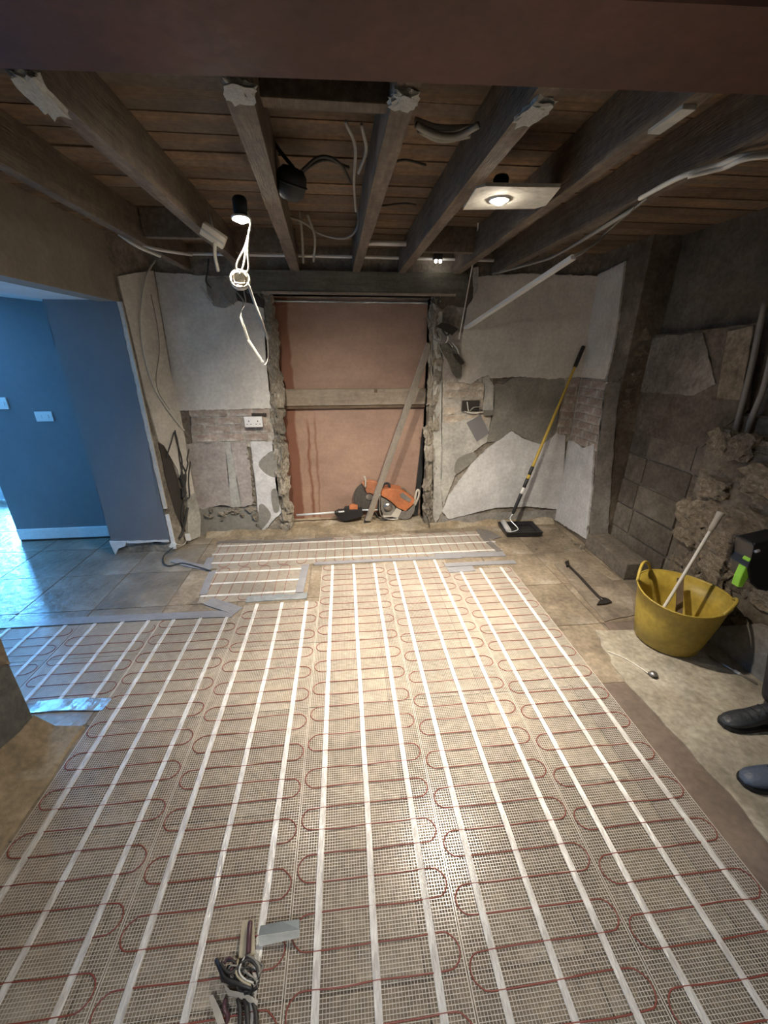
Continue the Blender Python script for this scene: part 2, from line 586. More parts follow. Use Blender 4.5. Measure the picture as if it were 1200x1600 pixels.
def lump_mesh(name, m, seed, sub=2, amp=0.28, freq=1.6, flat=0.0):
    bm = B()
    bmesh.ops.create_icosphere(bm, subdivisions=sub, radius=0.5)
    off = Vector((seed * 3.1, seed * 1.7, seed * 0.9))
    for v in bm.verts:
        d = v.co.normalized()
        c = Vector([max(-0.5 + flat, min(0.5 - flat, q * (1 + flat))) for q in v.co])
        v.co = c * (1 + amp * mnoise.noise(d * freq + off))
    me = bpy.data.meshes.new(name)
    bm.to_mesh(me)
    bm.free()
    me.materials.append(MATS[m])
    return me


def rough_box_mesh(name, m, sx, sy, sz, seed, amp=0.06, cuts=2, bev=0.1):
    bm = B()
    bmesh.ops.create_cube(bm, size=1.0)
    bmesh.ops.bevel(bm, geom=list(bm.edges), offset=bev, segments=1, affect='EDGES')
    if cuts:
        bmesh.ops.subdivide_edges(bm, edges=[e for e in bm.edges if e.calc_length() > 0.4], cuts=cuts, use_grid_fill=True)
    off = Vector((seed * 2.3, seed * 1.1, seed * 4.7))
    for v in bm.verts:
        v.co += Vector((mnoise.noise(v.co * 2 + off), mnoise.noise(v.co * 2 + off + Vector((9, 0, 0))), mnoise.noise(v.co * 2 + off + Vector((0, 9, 0))))) * amp
        v.co = Vector((v.co.x * sx, v.co.y * sy, v.co.z * sz))
    me = bpy.data.meshes.new(name)
    bm.to_mesh(me)
    bm.free()
    me.materials.append(MATS[m])
    return me

# ================================================================== STRUCTURE
D = 3.76            # front plane of the back wall
ZB = 2.475          # underside of the floorboards above
S = 'structure'

# ---- floor
floor = mk('floor', boxes((-4.6, 2.75, -2.95, 5.2, -0.12, -0.006)), 'grout', label='stone tiled and screeded floor of the stripped room', kind=S)
TS = 0.5
tile_me = [rough_box_mesh('tile', 'tile', TS - 0.007, TS - 0.007, 0.03, i, amp=0.006, cuts=0, bev=0.02) for i in range(3)]
hall_tile_me = [rough_box_mesh('tile', 'hall_tile', TS - 0.007, TS - 0.007, 0.03, i, amp=0.006, cuts=0, bev=0.02) for i in range(3)]
for ix in range(-12, 3):
    for iy in range(-5, 7):
        cx, cy = 1.68 + (ix - 0.5) * TS, 2.05 + (iy + 0.5) * TS
        if cx > 1.7 and cy < 2.05:
            continue
        if cx > 1.2 and cx < 1.7 and cy < 1.6:
            continue
        if cx < -1.7 and cy < 1.5 or cx < -3.3 and cy > 5:
            continue
        if cy < -0.6 or cy > 4.9 or (cy > 4.1 and cx > -1.7) or cx < -4.2:
            continue
        if cx > 2.0 and cy < 2.6:
            continue
        inst('tile', random.choice(hall_tile_me if cx < -1.3 else tile_me), (cx, cy, -0.0155 + random.uniform(-0.0008, 0.0008)), (0, 0, random.uniform(-0.004, 0.004)), parent=floor)
patch('screed', [Vector(p) for p in ((1.19, -1.2, -0.006), (2.6, -1.2, -0.006), (2.6, 2.05, -0.006), (1.7, 2.05, -0.006), (1.7, 1.55, -0.006), (1.19, 1.55, -0.006))], (0, 0, 0.006), 'dark_screed', floor, 0.3, 0.0, plane=('z', -0.006))
patch('screed', [Vector(p) for p in ((-1.6, -2.8, -0.006), (2.6, -2.8, -0.006), (2.6, -1.2, -0.006), (-1.6, -1.2, -0.006))], (0, 0, 0.006), 'dark_screed', floor, 0.3, 0.0, plane=('z', -0.006))
cp = [G(930, 985), G(962, 1047), G(1005, 1095), G(1040, 1135), G(1090, 1190), G(1140, 1240), G(1200, 1318), Vector((1.62, 0.4, 0)), Vector((1.7, -1.0, 0)), Vector((2.4, -1.0, 0)), Vector((2.4, 1.4, 0)), Vector((2.2, 1.95, 0)), G(985, 985)]
patch('concrete_skim', cp, (0, 0, 0.004), 'pale_concrete', floor, 0.05, 0.012, 3, plane=('z', 0.0))
patch('dark_slab', [G(866, 882), G(905, 876), G(985, 925), G(990, 962), G(945, 972)], (0, 0, 0.006), 'slab', floor, 0.06, 0.006, 4, plane=('z', 0.0))

# ---- back wall with its doorway
wall_back = mk('wall_back', boxes((-1.7, -0.60, D, D + 0.34, 0, 2.57), (0.80, 2.75, D, D + 0.34, 0, 2.57), (-0.60, 0.80, D, D + 0.34, 2.14, 2.57)), 'core', label='stripped back wall of brick and broken plaster', kind=S)


def yp(*px, Y=D):
    return [PY(x, y, Y) for x, y in px]


def smooth_loop(pts, n=5):
    k = len(pts)
    c = catmull([pts[-2], pts[-1]] + list(pts) + [pts[0], pts[1]], n)
    return c[2 * n:2 * n + k * n]


def wpatch(name, px, th, m, seed, step=0.022, amp=0.0045, curve=None):
    pts = yp(*px)
    if curve is None:
        curve = m == 'cement'
    if curve:
        pts = smooth_loop(pts)
    return patch(name, pts, (0, -th, 0), m, wall_back, step, amp, seed, plane=('y', D))


# bricks in the bare bands (courses at z 0.98..1.27)
def brick_band(x0, x1, z0, z1, m, plane, seed, parent, holes=()):
    me = [rough_box_mesh('brick', m, 0.213, 0.02, 0.064, seed + i, amp=0.03, cuts=0, bev=0.08) for i in range(3)]
    rs = random.Random(seed)
    z, row = z0, 0
    while z + 0.05 < z1:
        x = x0 - (0.11 if row % 2 else 0)
        while x < x1 - 0.02:
            a, b = max(x, x0), min(x + 0.215, x1)
            if b - a > 0.04 and not any(h[0] < (a + b) / 2 < h[1] and h[2] < z + 0.03 < h[3] for h in holes):
                sc = ((b - a) / 0.225, 1, 1)
                dd = rs.uniform(-0.003, 0.003)
                if plane[0] == 'y':
                    inst('brick', rs.choice(me), ((a + b) / 2, plane[1] - 0.002 + dd, z + 0.032), (0, 0, rs.uniform(-0.01, 0.01)), sc, parent)
                else:
                    inst('brick', rs.choice(me), (plane[1] - 0.002 + dd, (a + b) / 2, z + 0.032), (0, 0, math.pi / 2 + rs.uniform(-0.01, 0.01)), sc, parent)
            x += 0.225
        z += 0.075
        row += 1


wpatch('mortar_bed', [(298, 636), (428, 636), (428, 700), (300, 700)], 0.004, 'mortar', 11)
wpatch('mortar_bed', [(688, 588), (770, 588), (770, 668), (688, 668)], 0.004, 'mortar', 12)
wpatch('mortar_bed', [(860, 585), (906, 585), (890, 690), (860, 690)], 0.004, 'mortar', 13)
a, b = PY(304, 690, D), PY(424, 636, D)
brick_band(a.x, b.x - 0.02, a.z, b.z + 0.02, 'brick', ('y', D), 21, wall_back)
a, b = PY(692, 660, D), PY(765, 590, D)
brick_band(a.x, b.x, a.z, b.z, 'pale_brick', ('y', D), 22, wall_back, holes=((1.03, 1.17, 1.16, 1.26),))
a, b = PY(868, 690, D), PY(905, 588, D)
brick_band(a.x - 0.1, 2.245, a.z, b.z, 'brick', ('y', D), 23, wall_back)

# plaster left of the doorway
wpatch('plaster', [(243, 425), (330, 432), (392, 432), (412, 470), (416, 560), (424, 638), (280, 641), (270, 590)], 0.018, 'white_plaster', 31)
wpatch('plaster', [(291, 694), (352, 692), (385, 690), (392, 730), (396, 788), (372, 792), (345, 788), (318, 795), (309, 792)], 0.014, 'pink_plaster', 32)
wpatch('plaster', [(392, 690), (426, 690), (432, 760), (440, 800), (428, 812), (410, 832), (404, 800), (397, 740)], 0.016, 'bright_plaster', 33)
wpatch('cement_patch', [(405, 722), (428, 704), (434, 735), (430, 745), (414, 738)], 0.0175, 'cement', 34, 0.02, 0.003)
wpatch('cement_patch', [(405, 790), (413, 788), (424, 805), (410, 825), (405, 815)], 0.0175, 'cement', 35, 0.02, 0.003)
wpatch('cement_patch', [(424, 768), (433, 765), (437, 795), (428, 798)], 0.0175, 'cement', 36, 0.02, 0.003)
# old cement round the chases
wpatch('chase_fill', [(352, 690), (360, 690), (378, 790), (362, 792)], 0.015, 'pale_grey_plaster', 37, 0.02, 0.004)
# plaster right of the doorway
wpatch('plaster', [(735, 436), (760, 431), (820, 428), (936, 432), (908, 588), (860, 592), (812, 588), (770, 591), (752, 588), (735, 600), (716, 596), (722, 520)], 0.02, 'white_plaster', 41)
wpatch('plaster', [(690, 520), (700, 515), (722, 520), (718, 592), (690, 594)], 0.012, 'pink_plaster', 42)
wpatch('cement_patch', [(771, 602), (786, 600), (800, 591), (835, 588), (880, 590), (872, 640), (866, 678), (846, 694), (815, 682), (798, 672), (786, 684), (760, 690), (764, 668), (770, 640)], 0.016, 'cement', 43)
wpatch('plaster', [(690, 660), (706, 664), (722, 655), (748, 652), (764, 668), (760, 690), (740, 704), (728, 726), (712, 740), (700, 768), (692, 790), (688, 760)], 0.017, 'pale_grey_plaster', 44)
wpatch('cement_patch', [(713, 718), (738, 706), (742, 716), (712, 740)], 0.02, 'cement', 48, 0.03, 0.004)
wpatch('plaster', [(690, 798), (702, 772), (738, 722), (764, 698), (786, 682), (798, 673), (815, 684), (846, 695), (868, 676), (882, 680), (876, 795), (820, 790), (770, 793), (700, 810)], 0.022, 'bright_plaster', 45)
wpatch('slate_square', [(728, 660), (750, 648), (763, 676), (744, 689)], 0.024, 'slate_square', 46, 0.2, 0.0)
wpatch('plaster', [(752, 590), (762, 586), (770, 602), (769, 640), (752, 642), (756, 610)], 0.03, 'pale_grey_plaster', 47)
# rough skirting line
wpatch('render_base', [(690, 806), (870, 796), (868, 812), (780, 818), (690, 824)], 0.012, 'nib_grey', 49)
wpatch('render_base', [(308, 797), (345, 793), (400, 800), (402, 832), (316, 838)], 0.010, 'cement', 50)

# rubble edges of the doorway: each stone its own piece
st_me = [lump_mesh('stone', 'jamb_stone', i, sub=3, amp=0.55, freq=3.2, flat=0.12) for i in range(5)]
rs = random.Random(5)
z = 0.02
while z < 2.12:
    h = rs.uniform(0.07, 0.15)
    # right jamb
    inst('stone', rs.choice(st_me), (0.845 + rs.uniform(-0.012, 0.012), D + 0.03, z + h / 2), (rs.uniform(-.3, .3), rs.uniform(-.2, .2), rs.uniform(0, 6)), (rs.uniform(0.10, 0.14), 0.11, h * 1.8), wall_back)
    # left jamb, fatter low down
    if z > 1.25:
        wd = rs.uniform(0.05, 0.08)
    else:
        wd = rs.uniform(0.09, 0.15)
    inst('stone', rs.choice(st_me), (-0.585 - (0.0 if z > 1.2 else 0.02) + rs.uniform(-0.012, 0.012), D + 0.02, z + h / 2), (rs.uniform(-.3, .3), rs.uniform(-.2, .2), rs.uniform(0, 6)), (wd, 0.12, h * 1.75), wall_back)
    z += h * 0.92
wpatch('plaster_edge', [(676, 470), (690, 478), (690, 800), (680, 818), (676, 800)], 0.012, 'pale_grey_plaster', 51, 0.03, 0.006)
# chased rubble left of the doorway
for i in range(16):
    t = i / 15
    x, y = 388 + 14 * t, 700 + 120 * t
    p = PY(x, y, D - 0.004)
    s = rs.uniform(0.025, 0.05)
    inst('stone', rs.choice(st_me), p, (rs.uniform(0, 6), rs.uniform(0, 6), 0), (s, 0.02, s * 1.2), wall_back)
for i in range(14):
    p = PY(rs.uniform(325, 400), rs.uniform(792, 812), D - 0.008)
    s = rs.uniform(0.03, 0.07)
    inst('stone', rs.choice(st_me), p, (rs.uniform(0, 6), rs.uniform(0, 6), 0), (s * 1.4, 0.04, s), wall_back)
# reveals, sill
mk('reveal', boxes((-0.72, -0.60, D + 0.1, D + 0.34, 0, 2.14)), 'core', wall_back)
mk('reveal', boxes((0.80, 0.92, D + 0.1, D + 0.34, 0, 2.14)), 'core', wall_back)
bm = B()
NX, NY = 34, 8
grid = [[None] * (NY + 1) for _ in range(NX + 1)]
for i in range(NX + 1):
    for j in range(NY + 1):
        x = -0.62 + 1.46 * i / NX
        y = D - 0.10 + 0.36 * j / NY
        h = 0.045 * min(1, (j / NY) * 3.2) + 0.02 * mnoise.noise(Vector((x * 7, y * 9, 3))) * min(1, j / 2)
        grid[i][j] = bm.verts.new((x, y + 0.03 * mnoise.noise(Vector((x * 5, 0, 8))) * (1 if j == 0 else 0), max(0.002, h)))
for i in range(NX):
    for j in range(NY):
        bm.faces.new((grid[i][j], grid[i + 1][j], grid[i + 1][j + 1], grid[i][j + 1]))
r = bmesh.ops.extrude_face_region(bm, geom=list(bm.faces))
for v in r['geom']:
    if isinstance(v, bmesh.types.BMVert):
        v.co.z = -0.004
bmesh.ops.recalc_face_normals(bm, faces=bm.faces)
mk('sill_mortar', bm, 'sand_mortar', wall_back, smooth=True)

# mortar fillet along the foot of the back wall
for nm, x0, x1, sd in (('mortar_fillet', 0.85, 2.2, 3), ('mortar_fillet', -1.4, -0.62, 9)):
    bm = B()
    prev = None
    n = 30
    for i in range(n + 1):
        x = x0 + (x1 - x0) * i / n
        d = 0.05 + 0.03 * mnoise.noise(Vector((x * 4, sd, 0)))
        h = 0.04 + 0.03 * mnoise.noise(Vector((x * 5, sd, 4)))
        cur = [bm.verts.new(q) for q in ((x, D, -0.003), (x, D - d - 0.03, -0.003), (x, D - d, h * 0.5), (x, D - 0.01, h), (x, D, h))]
        if prev:
            for k in range(5):
                bm.faces.new((prev[k], prev[(k + 1) % 5], cur[(k + 1) % 5], cur[k]))
        prev = cur
    bmesh.ops.recalc_face_normals(bm, faces=bm.faces)
    mk(nm, bm, 'sand_mortar', wall_back)

# boarded-up doorway
door = empty('door_1', (0.1, 3.99, 0.03), 'pink board screwed across the doorway behind a timber rail', kind=S)
mk('board', boxes((-0.74, 0.93, 3.99, 4.01, 0.03, 1.29)), 'pink_board', door, origin=(0.1, 3.99, 0.03))
o = mk('board', boxes((-0.74, 0.93, 3.985, 4.005, 1.30, 2.2)), 'pink_board', door, origin=(0.1, 3.985, 0.03))
rail = mk('rail', boxes((-0.73, 0.92, 3.935, 3.98, 1.225, 1.375)), 'rail_wood', door, bevel=0.004)
mk('rail', boxes((-0.73, 0.92, 3.95, 3.98, 1.195, 1.222)), 'old_wood', door, bevel=0.003)
mk('foil_edge', boxes((-0.6, 0.80, 3.975, 3.984, 2.105, 2.118)), 'foil', door)
mk('knot', boxes((0.30, 0.33, 3.931, 3.936, 1.34, 1.37)), 'old_wood', door)

# lintel over it
lint = mk('trim_1', boxes((-0.74, 1.08, D - 0.045, D + 0.12, 2.14, 2.31)), 'lintel_wood', label='dark timber lintel over the boarded doorway', kind=S, bevel=0.006)
mk('chip', boxes((-0.62, 0.98, D - 0.052, D - 0.044, 2.135, 2.155)), 'rail_wood', lint)

# ---- left side wall, nib and blue hall
bm = B()
sheet(bm, [Vector(p) for p in ((-1.6, 3.44, 0), (-1.45, D, 0), (-1.45, D + 0.2, 0), (-2.10, D + 0.2, 0), (-2.10, 3.44, 0))], (0, 0, 2.57))
wall_left = mk('wall_left', bm, 'core', label='short left wall return with torn white plaster and loose cables', kind=S)


def lp(px):       # points on the slanted left face through (-1.6,3.44) and (-1.45,3.76)
    out = []
    n = Vector((0.32, -0.15, 0)).normalized()
    p0 = Vector((-1.6, 3.44, 0))
    for x, y in px:
        d = Vector(_ray(x, y))
        t = (p0 - Vector((0, 0, CAMH))).dot(n) / d.dot(n)
        out.append(Vector((0, 0, CAMH)) + d * t)
    return out


NL = Vector((0.32, -0.15, 0)).normalized()
patch('plaster', jag(lp([(182, 432), (238, 423), (271, 600), (288, 690), (303, 772), (290, 774), (278, 742), (262, 700), (246, 690), (224, 612), (203, 520)]), 0.05, 0.004, 5), NL * 0.014, 'white_plaster', wall_left, 9, 0)
patch('plaster', jag(lp([(290, 775), (303, 770), (312, 800), (310, 838), (292, 845)]), 0.05, 0.003, 6), NL * 0.02, 'pale_grey_plaster', wall_left, 9, 0)
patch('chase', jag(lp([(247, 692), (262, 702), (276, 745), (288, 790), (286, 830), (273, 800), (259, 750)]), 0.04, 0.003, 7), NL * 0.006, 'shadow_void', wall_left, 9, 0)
# corner bead strip
bm = B()
beam_box(bm, (-1.598, 3.437, 0.42), (-1.598, 3.437, 2.04), 0.035, 0.02, up=Vector((0, 1, 0)))
mk('corner_bead', bm, 'white_plaster', wall_left)
bm = B()
beam_box(bm, (-1.594, 3.439, 0.02), (-1.594, 3.439, 0.36), 0.03, 0.018, up=Vector((0, 1, 0)))
mk('corner_bead', bm, 'white_paint', wall_left)
# blue face of the nib
patch('blue_plaster', [Vector((-2.11, 3.44, 2.06)), Vector((-1.61, 3.44, 2.06)), Vector((-1.61, 3.44, 0.10)), Vector((-1.66, 3.44, 0.085)), Vector((-1.75, 3.44, 0.12)), Vector((-1.83, 3.44, 0.115)), Vector((-1.93, 3.44, 0.085)), Vector((-2.0, 3.44, 0.075)), Vector((-2.11, 3.44, 0.13))], (0, -0.016, 0), 'blue_paint', wall_left, 0.04, 0.004, 8, plane=('y', 3.44))
patch('skirting_scrap', [Vector((-2.12, 3.424, 0.135)), Vector((-1.98, 3.424, 0.125)), Vector((-2.0, 3.424, 0.08)), Vector((-2.06, 3.424, 0.06)), Vector((-2.10, 3.424, 0.0))], (0, -0.014, 0), 'white_paint', wall_left, 0.03, 0.004, 8, plane=('y', 3.424))
patch('skirting_scrap', [Vector((-1.98, 3.424, 0.128)), Vector((-1.62, 3.424, 0.118)), Vector((-1.62, 3.424, 0.10)), Vector((-1.74, 3.424, 0.108)), Vector((-1.88, 3.424, 0.10)), Vector((-1.98, 3.424, 0.105))], (0, -0.008, 0), 'white_paint', wall_left, 0.03, 0.003, 8, plane=('y', 3.424))

hall_wall = mk('wall_hall', boxes((-3.16, -2.10, 3.80, 3.98, 0, 2.3)), 'blue_paint', label='deep blue painted hall wall', kind=S)
skb = mk('baseboard_hall', boxes((-3.15, -2.11, 3.78, 3.80, 0.02, 0.125)), 'white_paint', label='white skirting board below the blue hall wall', kind=S, bevel=0.004)
mk('gap_shade', boxes((-3.14, -2.11, 3.785, 3.80, 0.0, 0.022)), 'shadow_void', skb)  # near-black strip paints the shade in the gap under the skirting

# bulkhead over the opening
mk('wall_bulkhead', boxes((-1.74, -1.6, 1.53, 3.44, 2.04, 2.57)), 'grey_brown_paint', label='brown bulkhead above the opening to the blue hall', kind=S)
bm = B()
for x0, z0, x1, z1 in ((-1.74, 2.05, -2.12, 2.05), (-2.12, 2.05, -4.6, 2.3)):
    vs = [bm.verts.new(p) for p in ((x0, 1.4, z0), (x0, 5.2, z0), (x1, 5.2, z1), (x1, 1.4, z1), (x0, 1.4, z0 + .05), (x0, 5.2, z0 + .05), (x1, 5.2, z1 + .05), (x1, 1.4, z1 + .05))]
    for f in ((0, 1, 2, 3), (7, 6, 5, 4), (0, 4, 5, 1), (1, 5, 6, 2), (2, 6, 7, 3), (3, 7, 4, 0)):
        bm.faces.new([vs[i] for i in f])
bmesh.ops.recalc_face_normals(bm, faces=bm.faces)
mk('ceiling_hall', bm, 'white_paint', label='white hall ceiling beyond the bulkhead', kind=S)
# hall shell: a glazed door at its end
mk('wall_hall_left', boxes((-4.55, -4.4, 1.35, 5.2, 0, 2.4)), 'blue_paint', label='far left wall of the blue hall', kind=S)
mk('wall_hall_end', boxes((-4.55, -4.36, 5.05, 5.2, 0, 2.4), (-3.3, -1.5, 5.05, 5.2, 0, 2.4), (-4.36, -3.3, 5.05, 5.2, 2.0, 2.4)), 'white_paint', label='pale end wall of the blue hall', kind=S)
mk('wall_hall_seal', boxes((-2.10, -1.98, 3.97, 5.06, 0, 2.4)), 'white_paint', label='unseen pale wall added to seal light out behind the blue wall', kind=S)  # out of view, added to stop sky light leaking into the hall
hd = empty('door_2', (-3.83, 5.1, 0), 'white framed glazed door seen past the blue wall edge', kind=S)
mk('door_frame', boxes((-4.36, -4.28, 5.05, 5.12, 0, 2.0), (-3.38, -3.3, 5.05, 5.12, 0, 2.0), (-4.36, -3.3, 5.05, 5.12, 1.92, 2.0), (-4.28, -3.38, 5.05, 5.12, 0.20, 0.25), (-4.28, -3.38, 5.05, 5.12, 0.62, 0.66)), 'white_paint', hd)
mk('kick_panel', boxes((-4.28, -3.38, 5.07, 5.11, 0.0, 0.20)), 'white_paint', hd)
mk('pane', boxes((-4.28, -3.38, 5.085, 5.09, 0.25, 0.62)), 'window_glass', hd)
mk('pane', boxes((-4.28, -3.38, 5.085, 5.09, 0.66, 1.92)), 'window_glass', hd)

# near-left pier
pier = mk('wall_left_pier', boxes((-4.55, -1.51, 1.2, 1.53, 0, 2.57), (-1.74, -1.51, -2.8, 1.2, 0, 2.57)), 'pier_plaster', label='grey rendered pier at the left edge of the mats', kind=S)
bm = B()
prev = None
for i in range(25):
    y = 1.54 - 2.2 * i / 24
    d = 0.20 + 0.02 * mnoise.noise(Vector((y * 6, 2, 0)))
    cur = [bm.verts.new(q) for q in ((-1.512, y, -0.003), (-1.51 + d, y, -0.003), (-1.51 + d * 0.95, y, 0.012), (-1.51 + 0.07, y, 0.03 + 0.01 * mnoise.noise(Vector((y * 9, 0, 0)))), (-1.512, y, 0.12 + 0.03 * mnoise.noise(Vector((y * 5, 0, 6)))))]
    if prev:
        for k in range(5):
            bm.faces.new((prev[k], prev[(k + 1) % 5], cur[(k + 1) % 5], cur[k]))
    else:
        bm.faces.new(cur)
    prev = cur
bmesh.ops.recalc_face_normals(bm, faces=bm.faces)
mk('mortar_fillet', bm, 'sand_mortar', pier, smooth=False)
patch('broken_edge', [Vector((-1.51, 1.53, 0.42)), Vector((-1.51, 1.53, 0.68)), Vector((-1.51, 1.47, 0.62)), Vector((-1.51, 1.44, 0.50))], (0.006, 0, 0), 'stone', pier, 0.03, 0.008, 3, plane=('x', -1.51))

# ---- right wall: plastered nib, blockwork, rubble stone
nib = mk('wall_right_nib', boxes((2.25, 2.6, 3.15, D + 0.1, 0, 2.57)), 'mud', label='plastered nib in the right hand corner', kind=S)


def xp(*px, X=2.25):
    return [PX(x, y, X) for x, y in px]


patch('plaster', xp((936, 430), (979, 408), (968, 500), (957, 560), (948, 592), (908, 590)), (-0.016, 0, 0), 'white_plaster', nib, 0.022, 0.005, 61, plane=('x', 2.25))
patch('plaster', xp((876, 684), (900, 690), (912, 700), (931, 694), (926, 770), (918, 842), (869, 812)), (-0.016, 0, 0), 'bright_plaster', nib, 0.022, 0.005, 62, plane=('x', 2.25))
patch('mortar_bed', xp((908, 588), (950, 590), (934, 694), (889, 688)), (-0.004, 0, 0), 'mortar', nib, 0.05, 0.004, 63, plane=('x', 2.25))
brick_band(3.2, D - 0.03, PX(900, 692, 2.25).z, PX(910, 590, 2.25).z, 'brick', ('x', 2.25), 71, nib)
patch('nib_render', yp((934, 690), (946, 600), (968, 596), (958, 690), (948, 848), (920, 852), (926, 780), Y=3.15), (0, -0.012, 0), 'nib_grey', nib, 0.05, 0.006, 64, plane=('y', 3.15))
me_l = [lump_mesh('stone', 'stone', 30 + i, sub=3, amp=0.5, freq=2.8, flat=0.12) for i in range(6)]
for i in range(6):
    zz = 1.28 + i * 0.11
    inst('stone', rs.choice(me_l), (2.33 + rs.uniform(-0.03, 0.05), 3.17, zz), (rs.uniform(-.3, .3), rs.uniform(-.3, .3), rs.uniform(-.3, .3)), (rs.uniform(0.14, 0.2), 0.05, 0.14), nib)

wall_right = mk('wall_right', boxes((2.48, 2.75, -2.9, 3.2, 0, 2.57)), 'dark_render', label='right wall of bare blocks, old render and rubble stone', kind=S)
bl_me = [rough_box_mesh('block', 'block', 0.05, 0.435, 0.21, i, amp=0.012, cuts=0, bev=0.03) for i in range(4)]
mk('mortar_bed', boxes((2.458, 2.485, 1.75, 3.15, 0, 1.35)), 'core', wall_right)
for row in range(6):
    y = 3.15 - (0.22 if row % 2 else 0.0)
    zz = 0.005 + row * 0.225
    inst('block', bl_me[row % 4], (2.472 - 0.006 * (row % 3), 3.15 - 0.11, zz + 0.105), (0, 0, 0), (1, 0.48 if row % 2 else 0.45, 1), wall_right)
    y = 3.15 - 0.225 if row % 2 else 3.15 - 0.21
    while y > 1.75:
        inst('block', rs.choice(bl_me), (2.468 + rs.uniform(-0.008, 0.006), y - 0.22, zz + 0.105), (0, 0, rs.uniform(-.01, .01)), (1, 1, 1), wall_right)
        y -= 0.448
patch('render_coat', xp((962, 598), (985, 530), (1040, 522), (1110, 515), (1190, 503), (1170, 640), (1120, 680), (1100, 700), (1060, 690), (1010, 680), (975, 668), X=2.45), (-0.02, 0, 0), 'mud', wall_right, 0.06, 0.008, 65, plane=('x', 2.45))
patch('render_coat', xp((1140, 518), (1180, 508), (1172, 560), (1158, 625), (1122, 622), X=2.43), (-0.012, 0, 0), 'stone', wall_right, 0.06, 0.006, 66, plane=('x', 2.43))
patch('render_coat', xp((990, 530), (1100, 520), (1120, 600), (1085, 618), (995, 612), X=2.43), (-0.010, 0, 0), 'core', wall_right, 0.06, 0.006, 67, plane=('x', 2.43))
# rubble stones, nearer and proud of the blocks
y = 2.35
mk('rubble_core', boxes((2.315, 2.5, -0.2, 2.30, 0, 1.17)), 'mud', wall_right)
zz = 0.0
row = 0
while zz < 1.16:
    h = rs.uniform(0.09, 0.16)
    yy = 2.36 - rs.uniform(0, 0.12) - (0.0 if zz < 0.75 else 0.02)
    while yy > 0.75:
        L_ = rs.uniform(0.12, 0.30)
        inst('stone', rs.choice(me_l), (2.35 + rs.uniform(-0.03, 0.03), yy - L_ / 2, zz + h / 2), (rs.uniform(-.12, .12), rs.uniform(-.15, .15), rs.uniform(-.15, .15)), (0.14, L_ * 1.3, h * 1.4), wall_right)
        yy -= L_
    zz += h * 0.95
    row += 1
patch('whitewash', [Vector((2.25, 1.85, 0.0)), Vector((2.25, 1.2, 0.0)), Vector((2.25, 1.2, 0.30)), Vector((2.25, 1.45, 0.33)), Vector((2.25, 1.62, 0.28)), Vector((2.25, 1.8, 0.12))], (0.05, 0, 0), 'nib_grey', wall_right, 0.05, 0.01, 68, plane=('x', 2.25))

# ---- room behind the photographer
mk('wall_front', boxes((-1.74, 2.75, -2.95, -2.8, 0, 2.57)), 'white_plaster', label='plain plastered wall behind the viewpoint', kind=S)
mk('ceiling_near', boxes((-1.74, 2.75, -2.95, 0.95, 2.5, 2.6)), 'ceiling_paint', label='plastered ceiling behind the steel beam', kind=S)

# ---- floorboards overhead
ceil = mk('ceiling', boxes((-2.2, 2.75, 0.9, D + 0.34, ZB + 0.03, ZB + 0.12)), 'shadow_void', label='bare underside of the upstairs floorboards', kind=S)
fb = [rough_box_mesh('floorboard', 'board_wood', 4.4, 0.138, 0.022, i, amp=0.004, cuts=0, bev=0.015) for i in range(4)]
yy = 1.0
while yy < D:
    inst('floorboard', rs.choice(fb), (0.45 + rs.uniform(-.1, .1), yy + 0.07, ZB + 0.012 + rs.uniform(-.003, .003)), (0, 0, rs.uniform(-.003, .003)), parent=ceil)
    yy += 0.146

# ---- steel beam
bm = B()
box(bm, -1.75, 2.7, 0.94, 1.19, 2.275, 2.292)
box(bm, -1.75, 2.7, 1.055, 1.075, 2.292, 2.47)
box(bm, -1.75, 2.7, 0.94, 1.19, 2.458, 2.475)
for v in bm.verts:
    v.co.y += -0.045 * (v.co.x - 0.5)
mk('steel_beam', bm, 'red_oxide', label='red oxide painted steel beam across the top of the view', cat='beam')

